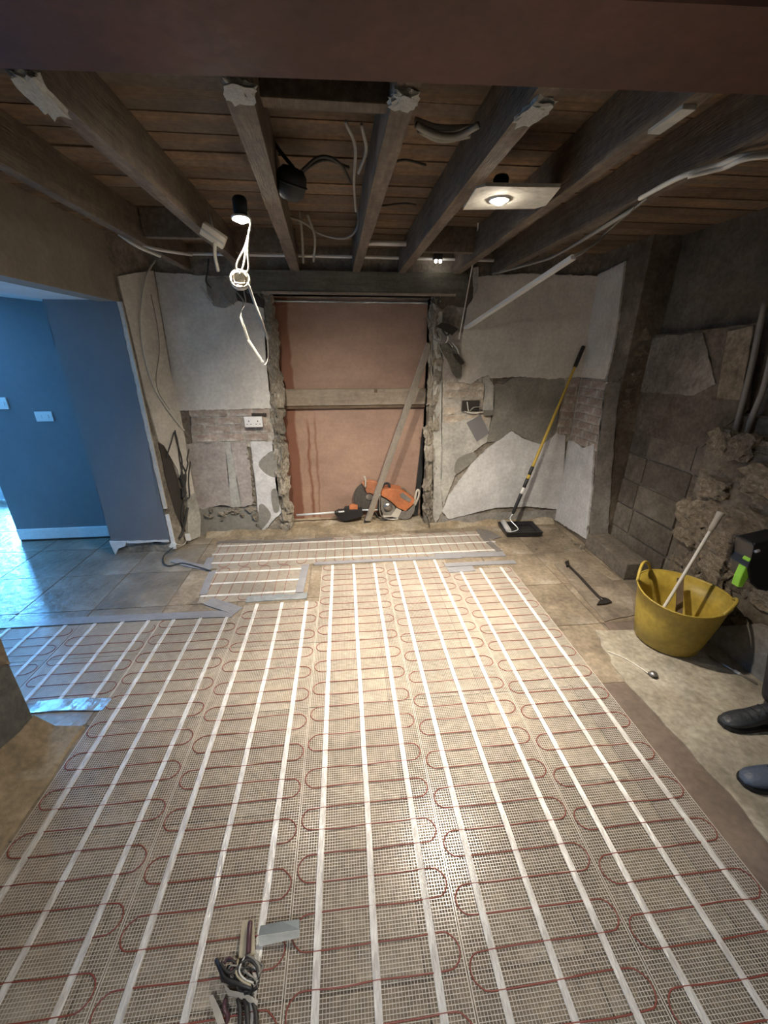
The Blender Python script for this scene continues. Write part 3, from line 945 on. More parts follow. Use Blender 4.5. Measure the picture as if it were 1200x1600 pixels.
# ---- joists
JO = [(-1.15, -1.18, 'rough ceiling joist furthest left, above the bulkhead'),
      (-0.72, -0.745, 'ceiling joist with a big plaster lump, left of the hanging bulb'),
      (-0.225, -0.345, 'ceiling joist beside the black drum, right of the hanging bulb'),
      (0.19, 0.145, 'ceiling joist over the middle of the doorway'),
      (0.535, 0.52, 'ceiling joist ending over the right jamb, left of the plasterboard lamp scrap'),
      (0.93, 0.98, 'dark ceiling joist just right of the plasterboard lamp scrap'),
      (1.315, 1.31, 'broad ceiling joist furthest right, with the white cables')]
JW = [0.05, 0.055, 0.07, 0.06, 0.06, 0.055, 0.06]
for (xa, xb, lab), wd in zip(JO, JW):
    j = empty('ceiling_joist', (xa, 1.26, 2.3), lab, 'joist', 'floor joists overhead')
    bm = B()
    n = 10
    prev = None
    ds = xa * 7
    for i in range(n + 1):
        t = i / n
        x = xa + (xb - xa) * t
        y = 1.13 + (D - 1.133) * t
        e = 0.004
        cur = []
        for k, (sx, zq) in enumerate(((-1, 2.3), (1, 2.3), (1, ZB), (-1, ZB))):
            q = Vector((x + sx * wd / 2, y, zq))
            if i not in (0, n):
                q += Vector((mnoise.noise(Vector((y * 3, k + ds, 0))) * e, 0, (mnoise.noise(Vector((y * 3, k + ds, 5))) * e) if k < 2 else 0))
            cur.append(bm.verts.new(q))
        if prev:
            for k in range(4):
                bm.faces.new((prev[k], prev[(k + 1) % 4], cur[(k + 1) % 4], cur[k]))
        else:
            bm.faces.new(cur[::-1])
        prev = cur
    bm.faces.new(prev)
    bmesh.ops.recalc_face_normals(bm, faces=bm.faces)
    mk('timber', bm, 'joist_wood', j)
    JO_last = j
    # plaster remnants on the ends
    sd = int(abs(xa) * 100)
    if xa in (-0.72, -0.225, 0.19, 0.535):
        ln = {-0.72: 0.22, -0.225: 0.10, 0.19: 0.08, 0.535: 0.13}[xa]
        q = rs.choice(st_me).copy()
        q.materials.clear()
        q.materials.append(MATS['plaster_bits'])
        inst('plaster_lump', q, (xa + (0.0 if xa != 0.19 else -0.01), 1.27 + ln / 2, 2.292), (0, 0, 0.2), (wd * 1.25, ln, 0.022), j)
    if xa > 0.9 and xa < 1.0:
        bm = B()
        box(bm, xa - 0.02, xa + 0.02, 1.27, 1.40, 2.288, 2.300)
        mk('plaster_lump', bm, 'plaster_bits', j, bevel=0.003)
# noggins between joists
for x0, x1, y, lab in ((-0.19, 0.16, 1.42, 'pale timber noggin behind the steel beam, left of the middle joist'), (-0.69, -0.28, 3.25, 'timber noggin behind the hanging bulb'), (-1.13, -0.76, 2.9, 'timber noggin near the back left corner'), (0.56, 0.93, 3.1, 'timber noggin behind the plasterboard lamp scrap')):
    mk('noggin', boxes((x0, x1, y, y + 0.05, 2.33, ZB)), 'joist_wood', label=lab, cat='noggin', group='noggins between the joists', bevel=0.003)

# ================================================================== HEATING MATS
PITCHX = 0.1773


def ribbon(bm, x0, y0, x1, y1, wd, z0, z1):
    """flat box along x or y"""
    if abs(x1 - x0) > abs(y1 - y0):
        box(bm, min(x0, x1), max(x0, x1), y0 - wd / 2, y0 + wd / 2, z0, z1)
    else:
        box(bm, x0 - wd / 2, x0 + wd / 2, min(y0, y1), max(y0, y1), z0, z1)


def make_mat(strips, a0, a1, axis, label, lead=0.0, phase=0.0, mesh_pitch=0.0097, cable_pitch=0.082):
    """strips: positions of the three tapes; the mat runs a0..a1 along axis"""
    c = strips[1]
    lo, hi = strips[0] - PITCHX * 0.48, strips[2] + PITCHX * 0.48

    def P(u, v, z):      # u across, v along
        return Vector((u, v, z)) if axis == 'y' else Vector((v, u, z))
    root = empty('heating_mat', P(c, (a0 + a1) / 2, 0.0), label, 'heating mat', 'electric underfloor heating mats')
    # fabric mesh: hundreds of fine threads, one part
    bm = B()

    def rib(u0, v0, u1, v1, wd, z0, z1):
        p, q = P(u0, v0, 0), P(u1, v1, 0)
        ribbon(bm, p.x, p.y, q.x, q.y, wd, z0, z1)
    nu = int((hi - lo) / mesh_pitch)
    for i in range(nu + 1):
        u = lo + (hi - lo) * i / nu
        rib(u, a0, u, a1, 0.0015 if i not in (0, nu) else 0.003, 0.0035, 0.0050)
    nv = int((a1 - a0) / mesh_pitch)
    for i in range(nv + 1):
        v = a0 + (a1 - a0) * i / nv
        rib(lo, v, hi, v, 0.0014, 0.0030, 0.0042)
    setp(mk('mesh_fabric', bm, 'mesh_thread', root), kind='stuff')
    # tapes
    for s_ in strips:
        bm = B()
        n = 40
        prev = None
        w2 = 0.0115
        for i in range(n + 1):
            v = a0 - 0.005 + (a1 - a0 + 0.015) * i / n
            wob = 0.003 * mnoise.noise(Vector((v * 2.1, s_ * 9, 0)))
            zz = 0.0062 + 0.0012 * mnoise.noise(Vector((v * 8, s_ * 5, 3)))
            cur = [bm.verts.new(P(s_ + wob + k * w2, v, zz + (0.0012 if abs(k) < 1 else 0))) for k in (-1, -0.9, 0.9, 1)] + [bm.verts.new(P(s_ + wob + k * w2, v, 0.0052)) for k in (1, -1)]
            if prev:
                for k in range(6):
                    bm.faces.new((prev[k], prev[(k + 1) % 6], cur[(k + 1) % 6], cur[k]))
            prev = cur
        bmesh.ops.recalc_face_normals(bm, faces=bm.faces)
        mk('tape_strip', bm, 'tape_white' if axis == 'y' else 'tape_white_x', root)
    # serpentine cable
    pts = []
    v = a0 + 0.03 + phase
    side = 1
    rs_ = random.Random(int(abs(c) * 1000) + int(a0 * 10))
    el, er = lo + 0.006, hi - 0.006
    rr = cable_pitch / 2
    while v < a1 - 0.05:
        ends = (el + rr * 1.15, er - rr * 1.15)
        a, b = (ends if side > 0 else ends[::-1])
        for k in range(5):
            pts.append(P(a + (b - a) * k / 4, v + rs_.uniform(-.003, .003), 0.0055))
        e = side
        for ang in (-55, -20, 20, 55):
            t = math.radians(ang)
            pts.append(P(b + e * rr * 1.15 * math.cos(t), v + rr + rr * math.sin(t), 0.0055))
        v += cable_pitch + rs_.uniform(-.003, .003)
        side = -side
    bm = B()
    tube(bm, pts, 0.0023, 6, 3)
    mk('heating_cable', bm, 'heat_cable', root, smooth=True)
    return root


X0 = -1.205


def S3(i):
    return [X0 + PITCHX * (3 * i + k) for k in range(3)]


make_mat(S3(0), -0.45, 2.36, 'y', 'long heating mat along the left pier, leftmost of the five long mats', phase=0.01)
make_mat(S3(1), -0.45, 2.49, 'y', 'long heating mat second from the left pier, under the label and stripped wires', phase=0.05)
make_mat(S3(2), -0.45, 3.00, 'y', 'middle long heating mat running up to the doorway', phase=0.0)
make_mat(S3(3), -0.45, 3.01, 'y', 'long heating mat right of the middle one, in the brightest pool of light', phase=0.03)
make_mat(S3(4), -0.45, 2.83, 'y', 'long heating mat furthest right, beside the dark screed strip', phase=0.06)
make_mat([-1.715, -1.54, -1.372], 1.72, 2.37, 'y', 'short heating mat at the hall opening, half in blue daylight')
make_mat([-2.25, -2.075, -1.90], 1.72, 2.37, 'y', 'short heating mat inside the hall, wholly in blue daylight', phase=0.02)
make_mat([3.15, 3.315, 3.48], -1.22, 1.40, 'x', 'heating mat laid crosswise along the foot of the back wall')
make_mat([2.64, 2.81, 2.98], -1.11, -0.40, 'x', 'short crosswise heating mat between grey tapes')


# ---- tapes stuck over the mat ends
def tape(name, pts, wd, m, label, cat, group=None, z=0.0082, seed=1, ridge=0.0015):
    pts = [Vector((p[0], p[1], 0)) for p in pts]
    bm = B()
    prev = None
    L_ = catmull(pts, 8) if len(pts) > 2 else [pts[0].lerp(pts[1], i / 14) for i in range(15)]
    for i, p in enumerate(L_):
        t = (L_[min(i + 1, len(L_) - 1)] - L_[max(i - 1, 0)]).normalized()
        s = Vector((-t.y, t.x, 0))
        cur = []
        for k in (-1, -0.3, 0.3, 1):
            q = p + s * k * wd / 2
            q.z = z + ridge * mnoise.noise(Vector((q.x * 14, q.y * 14, seed)))
            cur.append(q)
        lows = [Vector((cur[3].x, cur[3].y, 0.001)), Vector((cur[0].x, cur[0].y, 0.001))]
        cur = [bm.verts.new(q) for q in cur + lows]
        if prev:
            for k in range(6):
                bm.faces.new((prev[k], prev[(k + 1) % 6], cur[(k + 1) % 6], cur[k]))
        else:
            bm.faces.new(cur[::-1])
        prev = cur
    bm.faces.new(prev)
    bmesh.ops.recalc_face_normals(bm, faces=bm.faces)
    return mk(name, bm, m, label=label, cat=cat, group=group)


TG = 'tape strips over the mat ends'
tape('duct_tape', [G(333, 893), G(326, 907), G(318, 930)], 0.055, 'duct_tape', 'grey duct tape down the left end of the short crosswise mat', 'tape', TG)
tape('duct_tape', [(-0.37, 3.04), (-0.385, 2.62)], 0.06, 'duct_tape', 'grey duct tape down the right end of the short crosswise mat', 'tape', TG)
tape('duct_tape', [G(0, 978), G(100, 972), G(220, 966), G(330, 961), G(365, 960)], 0.075, 'duct_tape', 'long grey tape across the top of the left mats towards the hall', 'tape', TG, seed=4)
tape('duct_tape', [G(272, 876), G(300, 884), G(330, 889)], 0.07, 'duct_tape', 'grey tape from the left wall to the crosswise mat', 'tape', TG, seed=5)
tape('duct_tape', [G(330, 872), G(322, 888)], 0.06, 'duct_tape', 'grey tape at the left end of the mat along the back wall', 'tape', TG, seed=12)
tape('duct_tape', [G(325, 940), G(355, 950), G(372, 956)], 0.09, 'duct_tape', 'wide grey tape lump below the short crosswise mat', 'tape', TG, seed=6, ridge=0.006)
tape('foil_tape', [G(385, 938), G(420, 935), G(480, 932)], 0.075, 'foil', 'shiny silver tape along the lower edge of the short crosswise mat', 'tape', TG, seed=7, ridge=0.006)
tape('duct_tape', [(-0.3, 3.055), (0.4, 3.06), (1.0, 3.05)], 0.045, 'duct_tape', 'thin grey tape between the middle mats and the crosswise mat', 'tape', TG, seed=8)
tape('duct_tape', [G(680, 870), G(725, 868), G(788, 866)], 0.085, 'duct_tape', 'grey tape at the lower right corner of the crosswise mat', 'tape', TG, seed=9)
tape('dark_tape', [G(748, 828), G(758, 842), G(780, 862)], 0.06, 'dark_tape', 'dark tape down the right end of the crosswise mat', 'tape', TG, seed=10)
tape('dark_tape', [G(755, 830), G(776, 842)], 0.12, 'dark_tape', 'dark tape square beside the paint tray', 'tape', TG, seed=13)
tape('duct_tape', [G(695, 884), G(750, 881), G(805, 879)], 0.06, 'duct_tape', 'grey tape across the top of the furthest right mat', 'tape', TG, seed=11)
tape('duct_tape', [G(700, 892), G(740, 889)], 0.08, 'duct_tape', 'short grey tape scrap left of the furthest right mat', 'tape', TG, seed=14, z=0.0095)
tape('foil_tape', [G(52, 1106), G(110, 1102), G(168, 1102)], 0.075, 'foil', 'crinkled silver tape at the near end of the hall mats', 'tape', TG, seed=15, ridge=0.008)
tape('dark_tape', [G(340, 848), G(450, 846), G(520, 842)], 0.05, 'dark_tape', 'dark tape along the wall side of the crosswise mat', 'tape', TG, seed=16)

# ================================================================== LAMPS
def spot(parent, loc, power, aim=(0, 0), size=math.radians(120), blend=1.0, radius=0.03, colour=LAMP_COLOUR):
    l = bpy.data.lights.new('downlight_beam', 'SPOT')
    l.energy = power
    l.color = colour
    l.spot_size = size
    l.spot_blend = blend
    l.shadow_soft_size = radius
    o = bpy.data.objects.new('downlight_beam', l)
    o.parent = parent
    o.location = Vector(loc) - WPOS[parent.name]
    o.rotation_euler = (aim[0], aim[1], 0)
    COL.objects.link(o)


def downlight(loc, label, power, bezel=True, tilt=0.0, can=True, aim=(0, 0), colour=LAMP_COLOUR, core=0.0):
    t = empty('downlight', loc, label, 'lamp', 'ceiling downlights')
    M = Matrix.Translation(Vector(loc)) @ Matrix.Rotation(tilt, 4, 'X')
    bm = B()
    lathe(bm, [(0.030, 0.006), (0.036, 0.0), (0.043, 0.0), (0.043, 0.006), (0.032, 0.010), (0.030, 0.008)], 24, M)
    mk('bezel', bm, 'white_plastic', t, smooth=True)
    bm = B()
    lathe(bm, [(0.0, -0.014), (0.014, -0.012), (0.025, -0.004), (0.030, 0.006), (0.0, 0.007)], 24, M)
    mk('lens', bm, 'lamp_lens', t)
    if can:
        bm = B()
        lathe(bm, [(0.030, 0.011), (0.032, 0.075), (0.026, 0.085), (0.0, 0.087)], 20, M)
        mk('lamp_body', bm, 'black_rubber', t, smooth=True)
    spot(t, M @ Vector((0, 0, -0.02)), power, aim, colour=colour)
    if core:
        spot(t, M @ Vector((0, 0, -0.02)), power * core, (0.06, 0.08), size=math.radians(70), colour=colour)
    return t


L2 = G(780, 314, 2.288)
downlight(L2, 'lit downlight set in the scrap of plasterboard', LAMP_W, aim=(0.22, 0.08), core=0.75)
# plasterboard scrap holding it: a sheet with a round hole
bm = B()
c4 = [G(723, 328, 2.293), G(849, 326, 2.293), G(876, 293, 2.293), G(746, 291, 2.293)]
n = 28
ring_i, ring_o = [], []
for k in range(n):
    a = 2 * math.pi * k / n
    d = Vector((math.cos(a), math.sin(a), 0))
    ring_i.append(Vector((L2.x, L2.y, 2.293)) + d * 0.036)
    # ray from the lamp to the scrap outline
    best = None
    for i in range(4):
        p, q = c4[i], c4[(i + 1) % 4]
        e = q - p
        den = d.x * e.y - d.y * e.x
        if abs(den) < 1e-9:
            continue
        pp = p - L2
        tt = (pp.x * e.y - pp.y * e.x) / den
        ss = (pp.x * d.y - pp.y * d.x) / den
        if tt > 0 and -0.001 <= ss <= 1.001 and (best is None or tt < best):
            best = tt
    ring_o.append(Vector((L2.x, L2.y, 2.293)) + d * (best or 0.1))
for zq in (0,):
    lo_i = [bm.verts.new(p) for p in ring_i]
    lo_o = [bm.verts.new(p) for p in ring_o]
    hi_i = [bm.verts.new(p + Vector((0, 0, 0.0125))) for p in ring_i]
    hi_o = [bm.verts.new(p + Vector((0, 0, 0.0125))) for p in ring_o]
    for k in range(n):
        j = (k + 1) % n
        bm.faces.new((lo_i[k], lo_o[k], lo_o[j], lo_i[j]))
        bm.faces.new((hi_i[k], hi_i[j], hi_o[j], hi_o[k]))
        bm.faces.new((lo_o[k], hi_o[k], hi_o[j], lo_o[j]))
        bm.faces.new((lo_i[k], lo_i[j], hi_i[j], hi_i[k]))
bmesh.ops.recalc_face_normals(bm, faces=bm.faces)
mk('plasterboard_scrap', bm, 'plasterboard', label='scrap of pale plasterboard screwed to joists around the right lamp', cat='plasterboard')

L1 = PY(377, 343, 2.2)
downlight(L1, 'lit bulb hanging bare from cables by the left joists', LAMP_W * 0.46, tilt=-0.12, aim=(0.42, -0.2))
downlight((-0.2, -0.9, 2.49), 'unseen fill downlight added behind the viewpoint, left of two', LAMP_W * 0.32, can=False, colour=REAR_FILL_COLOUR)  # out of view, added as fill light for the near floor
downlight((1.0, -0.9, 2.49), 'unseen fill downlight added behind the viewpoint, right of two', LAMP_W * 0.12, can=False, colour=REAR_FILL_COLOUR)  # second added fill lamp, weaker, also out of view
# small twin lamp holder on the white conduit
lh = empty('lamp_holder', PY(684, 409, D - 0.10), 'small black twin lamp holder hanging on the white conduit', 'lamp')
c = WPOS[lh.name]
bm = B()
box(bm, c.x - 0.035, c.x + 0.035, c.y - 0.02, c.y + 0.03, c.z + 0.012, c.z + 0.06)
mk('body', bm, 'black_plastic', lh, bevel=0.006)
for dx in (-0.018, 0.018):
    bm = B()
    lathe(bm, [(0.0, -0.012), (0.011, -0.008), (0.013, 0.004), (0.009, 0.012), (0.0, 0.013)], 14, Matrix.Translation(c + Vector((dx, -0.012, 0))))
    mk('bulb', bm, 'small_lamp', lh, smooth=True)

# ================================================================== CABLES OVERHEAD
def cable(name, lines, r, m, label, n=7, smooth=6, group=None, cat='cable'):
    if len(lines) == 1:
        return mk(name, tubes(r, *lines, n=n, smooth=smooth), m, label=label, cat=cat, group=group, smooth=True)
    root = empty(name, lines[0][0], label, cat, group)
    for ln in lines:
        mk('wire', tubes(r, ln, n=n, smooth=smooth), m, root, smooth=True)
    return root


# conduit across the top of the back wall
cable('conduit', [[(-1.35, D - 0.06, 2.40), (0.1, D - 0.055, 2.405), (1.45, D - 0.06, 2.40)]], 0.012, 'white_plastic', 'white conduit along the top of the back wall', cat='conduit', smooth=4)
# cables feeding the hanging bulb and knotted box
KB = PY(375, 437, 2.2)
cable('lamp_cable', [[L1 + Vector((0.03, 0, 0.03)), PY(391, 352, 2.2), PY(383, 385, 2.2), PY(370, 412, 2.2), PY(371, 428, 2.2)],
                     [PY(389, 360, 2.19), PY(387, 390, 2.19), PY(388, 420, 2.19), PY(380, 430, 2.19)],
                     [PY(384, 385, 2.2), PY(381, 412, 2.19), PY(374, 430, 2.18)]], 0.0042, 'white_cable', 'looped white twin cable below the hanging bulb')
kb = empty('junction_box', KB, 'clear round junction box knotted into the cable under the hanging bulb', 'junction box')
bm = B()
MK = Matrix.Translation(KB) @ Euler((1.2, 0.25, 0)).to_matrix().to_4x4()
lathe(bm, [(0.0, -0.018), (0.040, -0.018), (0.046, -0.010), (0.046, 0.008), (0.042, 0.014), (0.037, 0.008), (0.037, -0.008), (0.0, -0.009)], 24, MK)
mk('body', bm, 'white_cable', kb, smooth=True)
for k in range(3):
    bm = B()
    a = k * 2.1
    tube(bm, [MK @ Vector((0.03 * math.cos(a + q * 0.9), 0.03 * math.sin(a + q * 0.9), 0.006 + 0.014 * (q % 2))) for q in range(5)], 0.005, 7, 5)
    mk('wire', bm, ['white_cable', 'grey_cable', 'beige_ribbon'][k], kb, smooth=True)
hc = empty('hanging_cable', PY(388, 444, 2.19), 'thick white cable and dangling strip hanging from the junction box towards the doorway', 'cable')
mk('cable', tubes(0.0065, [PY(381, 440, 2.2), PY(388, 445, 2.19), PY(396, 468, 2.2), PY(408, 500, 2.2), PY(418, 530, 2.22)]), 'white_cable', hc, smooth=True)
bm = B()
beam_box(bm, PY(388, 531, 2.3), PY(411, 566, 2.3), 0.022, 0.008)
mk('pale_strip', bm, 'white_cable', hc)
mk('wire', tubes(0.0025, [PY(409, 564, 2.3), PY(414, 570, 2.3), PY(419, 558, 2.3), PY(418, 530, 2.22)]), 'white_cable', hc, smooth=True)
bm = B()
beam_box(bm, PY(376, 495, 2.3), PY(389, 533, 2.3), 0.020, 0.008)
mk('grey_sleeve', bm, 'grey_cable', hc)
mk('wire', tubes(0.0025, [PY(376, 496, 2.3), PY(378, 486, 2.3), PY(384, 474, 2.24), PY(380, 450, 2.2)]), 'grey_cable', hc, smooth=True)
# connector block and bits left of the bulb
cb = empty('connector_box', PY(334, 368, 2.5), 'grey white connector box hanging left of the bulb', 'junction box')
bm = B()
M = Matrix.Translation(WPOS[cb.name]) @ Euler((0.5, 0.55, 0.2)).to_matrix().to_4x4()
box(bm, -0.06, 0.06, -0.02, 0.02, -0.03, 0.03, M)
mk('body', bm, 'pale_plastic', cb, bevel=0.005)
bm = B()
box(bm, -0.058, 0.058, -0.026, -0.02, -0.004, 0.004, M)
mk('lid_seam', bm, 'grey_plastic', cb)
bm = B()
tube(bm, [WPOS[cb.name] + Vector((0.0, 0.02, 0.02)), WPOS[cb.name] + Vector((-0.02, 0.03, 0.11))], 0.006, 7, 0)
tube(bm, [WPOS[cb.name] + Vector((0.0, 0.0, -0.03)), PY(336, 400, 2.5), PY(341, 424, 2.5)], 0.010, 7, 4)
mk('wire', bm, 'grey_cable', cb, smooth=True)
cable('cable', [[PY(200, 372, 3.0), PY(240, 388, 3.0), PY(300, 398, 3.2)], [PY(185, 365, 2.9), PY(215, 385, 2.95), PY(250, 400, 3.1)]], 0.010, 'white_cable', 'pair of pale cables along the left joist near the bulkhead')
lwx = lp([(243, 400), (225, 430), (216, 480), (217, 530), (226, 575), (240, 612), (262, 645), (280, 668), (284, 672)])
cable('cable', [[p + NL * 0.03 for p in lwx]], 0.007, 'white_cable', 'pale cable looping down the short left wall')
cable('cable', [[p + NL * 0.02 for p in lp([(233, 460), (243, 510), (246, 550), (241, 590), (246, 615), (262, 640)])]], 0.003, 'grey_cable', 'thin grey wire on the torn plaster of the left wall')
cable('cable', [[p + NL * 0.02 for p in lp([(281, 625), (286, 650), (289, 672)])], [p + NL * 0.02 for p in lp([(262, 510), (264, 528)])]], 0.004, 'dark_cable', 'short dark wires near the back left corner')
# black cable nest low on the left wall
nest = empty('cable_nest', lp([(280, 780)])[0] + NL * 0.05, 'tangle of black cables low on the short left wall', 'cables')
for i, ln in enumerate(([(257, 715), (262, 690), (268, 675), (274, 690), (278, 718), (280, 740)],
                        [(268, 672), (272, 690), (280, 715), (282, 730), (278, 745), (284, 760), (287, 740), (280, 722)],
                        [(292, 697), (289, 716), (291, 725), (284, 742), (282, 760), (288, 770)],
                        [(296, 708), (292, 745), (291, 775), (286, 778), (282, 790), (281, 810), (284, 830)],
                        [(278, 745), (283, 755), (281, 775), (286, 770), (284, 752)],
                        [(288, 792), (285, 812), (282, 830), (278, 840)])):
    bm = B()
    tube(bm, [p + NL * (0.02 + 0.02 * ((i * 7 + k * 3) % 4) / 3) for k, p in enumerate(lp(ln))], 0.006 if i < 4 else 0.012, 7, 6)
    mk('wire', bm, 'dark_cable', nest, smooth=True)
for p in lp([(282, 745), (283, 765)]):
    bm = B()
    q = p + NL * 0.03
    lathe(bm, [(0, -0.03), (0.022, -0.025), (0.024, 0.02), (0, 0.035)], 10, Matrix.Translation(q))
    mk('tape_wrap', bm, 'dark_cable', nest)
p = lp([(287, 838)])[0] + NL * 0.05
bm = B()
box(bm, p.x - 0.022, p.x + 0.022, p.y - 0.004, p.y + 0.004, p.z - 0.035, p.z + 0.035)
mk('cable_tag', bm, 'white_plastic', label='white tag on the cables by the left wall foot', cat='tag')
q0 = PY(270, 852, 3.36)
bm = B()
M = Matrix.Translation(q0) @ Euler((0, 0.6, 0)).to_matrix().to_4x4()
box(bm, -0.022, 0.022, -0.004, 0.004, -0.03, 0.03, M)
tube(bm, [p, p + Vector((-0.03, -0.06, -0.05)), q0 + Vector((0, 0, 0.025))], 0.002, 6, 5)
mk('cable_tag', bm, 'label_white', label='white tag hanging at the corner of the blue wall', cat='tag')
cable('cable', [[q0 + Vector((0, -0.005, -0.02)), G(256, 868, 0.02), G(256, 880, 0.01), G(265, 884, 0.012), G(285, 880, 0.012), G(310, 886, 0.013), G(330, 892, 0.013)]], 0.006, 'dark_cable', 'dark tail cable running from the left wall foot to the mats')

# white cables and wires between the joists
cable('cable', [[PY(420, 330, 2.9), PY(470, 345, 2.9), PY(500, 365, 3.0), PY(540, 372, 3.0), PY(560, 350, 2.9), PY(552, 300, 2.7)]], 0.007, 'grey_cable', 'drooping grey cable across the floorboards left of the middle joist')
cable('cable', [[G(475, 300, 2.40), G(470, 275, 2.40), G(505, 250, 2.41), G(545, 262, 2.41)], [G(470, 268, 2.40), G(500, 245, 2.40), G(530, 255, 2.4), G(548, 285, 2.4)]], 0.006, 'dark_cable', 'dark coiled cable on the boards right of the black drum')
cable('cable', [[PY(468, 330, 2.9), PY(472, 370, 3.0), PY(474, 410, 3.4)], [PY(480, 335, 2.9), PY(492, 370, 3.0), PY(490, 408, 3.4)]], 0.008, 'grey_cable', 'two pale cables dropping to the conduit left of the middle joist')
cable('cable', [[G(540, 190, 2.38), G(555, 230, 2.37), G(553, 285, 2.36), G(556, 330, 2.36)], [G(565, 195, 2.38), G(572, 235, 2.37), G(560, 270, 2.36)]], 0.006, 'grey_cable', 'grey cables hanging beside the middle joist')
cable('cable', [[G(650, 195, 2.36), G(680, 210, 2.35), G(715, 212, 2.35), G(748, 195, 2.36)], [G(655, 203, 2.37), G(690, 218, 2.37), G(735, 210, 2.37)], [G(648, 188, 2.38), G(685, 200, 2.37), G(740, 200, 2.38)]], 0.010, 'grey_cable', 'bundle of grey cables slung between two joists near the steel beam')
cable('cable', [[G(600, 262, 2.43), G(630, 250, 2.43), G(665, 258, 2.44)], [G(595, 322, 2.44), G(630, 318, 2.44), G(650, 320, 2.44)]], 0.005, 'dark_cable', 'thin dark wires on the orange boards right of the middle joist')
cable('pipe', [[(0.17, 3.32, 2.42), (0.50, 3.32, 2.42)]], 0.018, 'white_plastic', 'white pipe stub crossing between joists above the doorway', smooth=0, cat='pipe')
cable('cable', [[PY(748, 330, 2.9), PY(745, 375, 3.2), PY(737, 420, 3.55), PY(728, 470, 3.6), PY(717, 530, 3.66)]], 0.005, 'white_cable', 'thin white cable dropping past the right end of the lintel')
# cables along the right joist
cable('cable', [[Vector((2.47, 1.30, 2.34)), Vector((1.9, 1.36, 2.30)), G(1200, 238, 2.28), G(1120, 258, 2.28), G(1060, 278, 2.27), G(1000, 310, 2.28)], [Vector((2.47, 1.33, 2.32)), Vector((1.9, 1.39, 2.285)), G(1200, 243, 2.27), G(1130, 262, 2.27), G(1075, 275, 2.265)]], 0.009, 'white_cable', 'white cables clipped along the broad right hand joist')
cable('cable', [[G(1010, 310, 2.27), PY(960, 352, 2.6), PY(935, 378, 2.6), PY(897, 399, 2.6)], [G(990, 325, 2.27), PY(945, 365, 2.6), PY(915, 392, 2.58), PY(898, 402, 2.6)]], 0.005, 'grey_cable', 'two grey cables leading into the slanting white trunking')
cable('cable', [[G(985, 330, 2.28), PY(870, 398, 3.0), PY(830, 412, 3.3), PY(770, 428, 3.6)]], 0.010, 'grey_cable', 'grey cable sagging above the slanting white trunking')
# slanting trunking
bm = B()
beam_box(bm, PY(896, 402, 2.6), PY(728, 513, 3.72), 0.038, 0.022)
tr = mk('trunking', bm, 'white_plastic', label='white plastic trunking slanting from the joists to the back wall', cat='trunking', bevel=0.002)
bm = B()
A_, B_ = PY(896, 402, 2.6), PY(728, 513, 3.72)
beam_box(bm, A_ + Vector((0, -0.004, 0.012)), B_ + Vector((0, -0.004, 0.012)), 0.034, 0.004)
mk('lid', bm, 'white_plastic', tr)
# black drum hanging from the ceiling
dr = empty('black_drum', G(455, 286, 2.34), 'dark round drum between the hanging bulb and the middle joist', 'ducting')
c = WPOS[dr.name]
bm = B()
MD = Matrix.Translation(c) @ Euler((0.35, 0.3, 0)).to_matrix().to_4x4()
lathe(bm, [(0.0, -0.06), (0.035, -0.056), (0.056, -0.035), (0.062, 0.0), (0.058, 0.03), (0.04, 0.05), (0.0, 0.054)], 24, MD)
mk('body', bm, 'black_rubber', dr, smooth=True)
bm = B()
lathe(bm, [(0.060, -0.006), (0.067, 0.0), (0.060, 0.006)], 24, MD)
mk('rim_band', bm, 'black_rubber', dr, smooth=True)
bm = B()
tube(bm, [MD @ Vector((0, 0, 0.05)), c + Vector((-0.02, 0.02, 0.09)), c + Vector((-0.06, 0.02, 0.135))], 0.008, 8, 5)
mk('hanger', bm, 'dark_cable', dr, smooth=True)
# pipes on the right wall
for i, (px_, lab) in enumerate((([(1196, 470), (1175, 570), (1155, 650), (1138, 722)], 'grey service pipe on the right wall, nearer the block wall'), ([(1225, 470), (1195, 600), (1172, 660), (1154, 722)], 'grey service pipe on the right wall, nearer the rubble'))):
    bm = B()
    tube(bm, [PX(x, y, 2.41) for x, y in px_], 0.016, 10, 5)
    p = mk('service_pipe', bm, ['grey_pipe', 'grey_pipe'][i], label=lab, cat='pipe', group='pipes on the right wall', smooth=True)

# ================================================================== TUB
TC = Vector((1.985, 1.855, 0.004))
tub = empty('rubble_tub', TC, 'yellow flexible builder tub beside the rubble wall', 'tub')
R0, R1, HT = 0.175, 0.245, 0.365
n = 56


def rimz(a):        # rim dips between the handles
    return HT - 0.018 * math.cos(2 * (a - 0.9)) * 0 - 0.0


bm = B()
MT = Matrix.Translation(TC) @ Euler((0.03, 0.02, 0)).to_matrix().to_4x4()
prof = [(0.0, 0.0), (R0 - 0.02, 0.0), (R0, 0.012), (0.20, 0.13), (0.223, 0.24), (R1, HT), (R1 + 0.006, HT + 0.002), (R1 + 0.005, HT - 0.012), (R1 - 0.004, HT - 0.004), (0.216, 0.24), (0.193, 0.13), (R0 - 0.010, 0.02), (0.0, 0.012)]
rings = []
for r_, z_ in prof:
    ring = []
    for k in range(n):
        a = 2 * math.pi * k / n
        q = r_ * (1 + 0.05 * math.cos(2 * (a - 0.5)) * (z_ / HT))
        ring.append(bm.verts.new(MT @ Vector((q * math.cos(a), q * math.sin(a), z_ + 0.012 * (z_ / HT) ** 3 * math.cos(2 * (a + 0.85))))))
    rings.append(ring)
for a_, b_ in zip(rings, rings[1:]):
    for k in range(n):
        bm.faces.new((a_[k], a_[(k + 1) % n], b_[(k + 1) % n], b_[k]))
bmesh.ops.remove_doubles(bm, verts=bm.verts, dist=1e-5)
